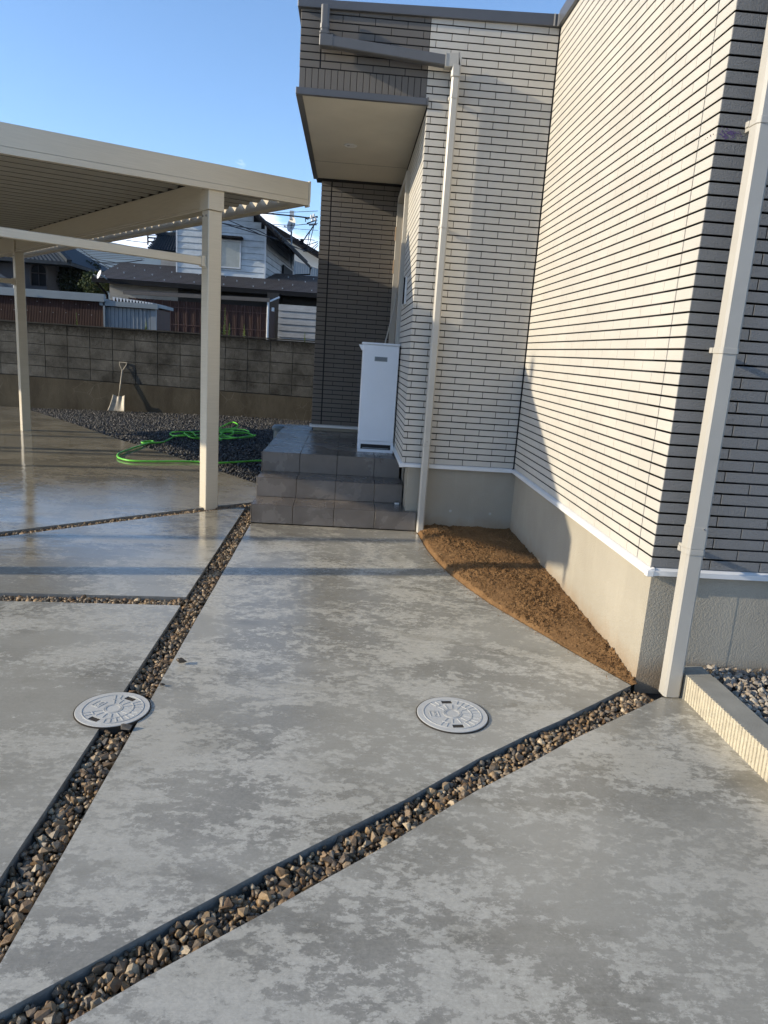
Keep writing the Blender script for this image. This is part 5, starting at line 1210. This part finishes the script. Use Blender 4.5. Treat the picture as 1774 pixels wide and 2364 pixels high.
wire(Gp((870, 1095), (885, 900), (920, 740), (1010, 590)), 32, .02, 'middle steep service drop beside the pole')
wire(Gp((885, 1100), (930, 880), (960, 760), (1000, 600)), 32, .02, 'right steep service drop beside the pole')
wire(Gp((800, 985), (900, 980), (960, 965), (1060, 930)), 32, .02, 'short sagging cable low beside the pole')
wire(Gp((900, 1110), (980, 1030), (1060, 960)), 32, .02, 'upper short cable climbing behind the charcoal wall')
wire(Gp((930, 1120), (1000, 1060), (1060, 1000)), 32, .02, 'lower short cable climbing behind the charcoal wall')
b = MB(); p = g32(830, 1115, 31.95); b.cyl(p, .10, .18, 10); p = g32(770, 975, 31.95); b.cyl(p, .09, .2, 10); b.build('cable_joint_box', M['black'], label='dark cable junction boxes under the steep service drops', category='junction box')
for i, (a, c, m) in enumerate((((640, 75), (1120, 262), (880, 172)), ((650, 70), (1240, 215), (900, 150)), ((690, 60), (1180, 235), (930, 175)), ((800, 55), (1130, 262), (950, 160)), ((610, 232), (1060, 285), (850, 262)), ((600, 165), (1440, 180), (1080, 205)), ((700, 225), (790, 280), (745, 250)))):
    wire(Ap(a, m, c), 48, .022, ['steepest', 'upper', 'second upper', 'crossing', 'lowest', 'long sagging', 'short slanting'][i]+' cable of the bundle against the blue hill')
wire(Ap((640, 165), (750, 160), (770, 200), (800, 222), (825, 195), (830, 165), (860, 180), (1000, 200), (1230, 205), (1440, 175)), 46, .03, 'cable with a hanging loop against the blue hill')
for i in range(6):
    y = 68+i*16; wire(Ap((700, y-6), (1000, y+8), (1460, y+16+i*3)), 70, .02, 'faint level cable number %s from the top of the hillside set' % ['one', 'two', 'three', 'four', 'five', 'six'][i])
wire(Bp((-200, 310), (0, 330), (110, 300)), 40, .02, 'thin cable left of the tiled ridge'); wire(Bp((-250, 250), (-50, 262), (100, 262)), 40, .02, 'upper thin cable left of the tiled ridge')
b = MB(); q = AT(cB, 5, 262, 38); b.box(q.x-.03, q.x+.03, 38, 38.1, q.z-.5, q.z+.25); b.box(q.x-.03, q.x+.7, 38, 38.1, q.z-.15, q.z-.08); b.box(q.x-.03, q.x+.5, 38, 38.1, q.z-.35, q.z-.29); b.build('antenna_bracket', M['black'], label='dark bracket left of the tiled ridge roof', category='bracket')

# ------------------------------------------------------------------ weeds behind the block wall
def weed(px, ytop, ybot, w, label, seed):
    Yw = 8.35; t = at(px[0], ytop, Yw); bt = at(px[1], ybot, Yw); r = random.Random(seed)
    e = empty('tall_weed', (bt.x, Yw, .2), label, 'weed', 'weeds growing behind the block wall')
    base = Vector((bt.x, Yw, .2)); b = MB(); b.tube([base, (bt.x, Yw, bt.z), t], .006, 5, rr=[.006, .005, .002]); keep(b.build('stem', M['weed']), e)
    b = MB(); H = t.z-(bt.z-.25)
    for k in range(190):
        f = r.random(); a = r.uniform(0, 6.28); p = Vector((bt.x+(t.x-bt.x)*f, Yw, (bt.z-.25)+H*f)); ln = w*1.3*(1.15-f)*r.uniform(.4, 1); d = Vector((math.cos(a), math.sin(a), r.uniform(.2, .9))).normalized(); s = d.cross(Vector((0, 0, 1))).normalized()*ln*.22
        b.quad(p, p+d*ln*.5+s, p+d*ln, p+d*ln*.5-s)
    keep(b.build('leaves', M['weed']), e)
weed((340+.241*695, 340+.241*695), 480+.241*985, 480+.241*1190, .055, 'tall green weed right beside the front carport post', 1)
weed((340+.241*748, 340+.241*745), 480+.241*955, 480+.241*1190, .055, 'tallest green weed in the group right of the post', 2)
weed((340+.241*790, 340+.241*785), 480+.241*1100, 480+.241*1195, .07, 'bushy shorter weed right of the tallest one', 3)
weed((340+.241*735, 340+.241*735), 480+.241*1120, 480+.241*1195, .07, 'low weed between the two tall ones', 5)
weed((340+.241*930, 340+.241*930), 480+.241*1115, 480+.241*1210, .065, 'single weed in front of the middle of the lean-to', 4)
weed((340+.241*1512, 340+.241*1512), 480+.241*1185, 480+.241*1250, .055, 'small conical weed beside the charcoal wall', 6)
weed((cA(770, 700)[0], cA(780, 800)[0]), cA(770, 705)[1], cA(780, 815)[1], .05, 'thin weed in front of the brown shed', 7)
weed((cA(1475, 790)[0], cA(1475, 800)[0]), cA(1475, 780)[1], cA(1475, 850)[1], .06, 'small pale weed at the silver shed corner', 8)

# ------------------------------------------------------------------ hills and haze
hm = MB(); xs_ = np.linspace(-4200, 2600, 60); 
def hz(x): return 345+ (x+900)*-.028+28*mnoise.noise(Vector((x*.0032, 3.3, 0)))+8*mnoise.noise(Vector((x*.02, 1.3, 0)))-max(0, (x+760))*.20
for a, c in zip(xs_, xs_[1:]):
    pr_ = [(3000, 1.0), (2800, .72), (2500, .35), (2200, 0)]
    for (ya, fa), (yb, fb) in zip(pr_, pr_[1:]):
        hm.quad((a, yb, max(-.2, hz(a)*fb)), (c, yb, max(-.2, hz(c)*fb)), (c, ya, max(-.2, hz(c)*fa)), (a, ya, max(-.2, hz(a)*fa)))
hm.build('hills', M['hill'], kind='structure', smooth=True)

hb = MB(); hb.box(-3600, 3600, -3600, 3600, -1.2, 430)
hv = bpy.data.materials.new('thin_blue_air'); hv.use_nodes = True; hn = hv.node_tree.nodes; hn.remove(hn['Principled BSDF'])
pv = hn.new('ShaderNodeVolumePrincipled'); pv.inputs['Color'].default_value = (.55, .72, .95, 1); pv.inputs['Density'].default_value = .00012
hv.node_tree.links.new(pv.outputs[0], hn['Material Output'].inputs['Volume'])
hb.build('haze', hv, kind='stuff')
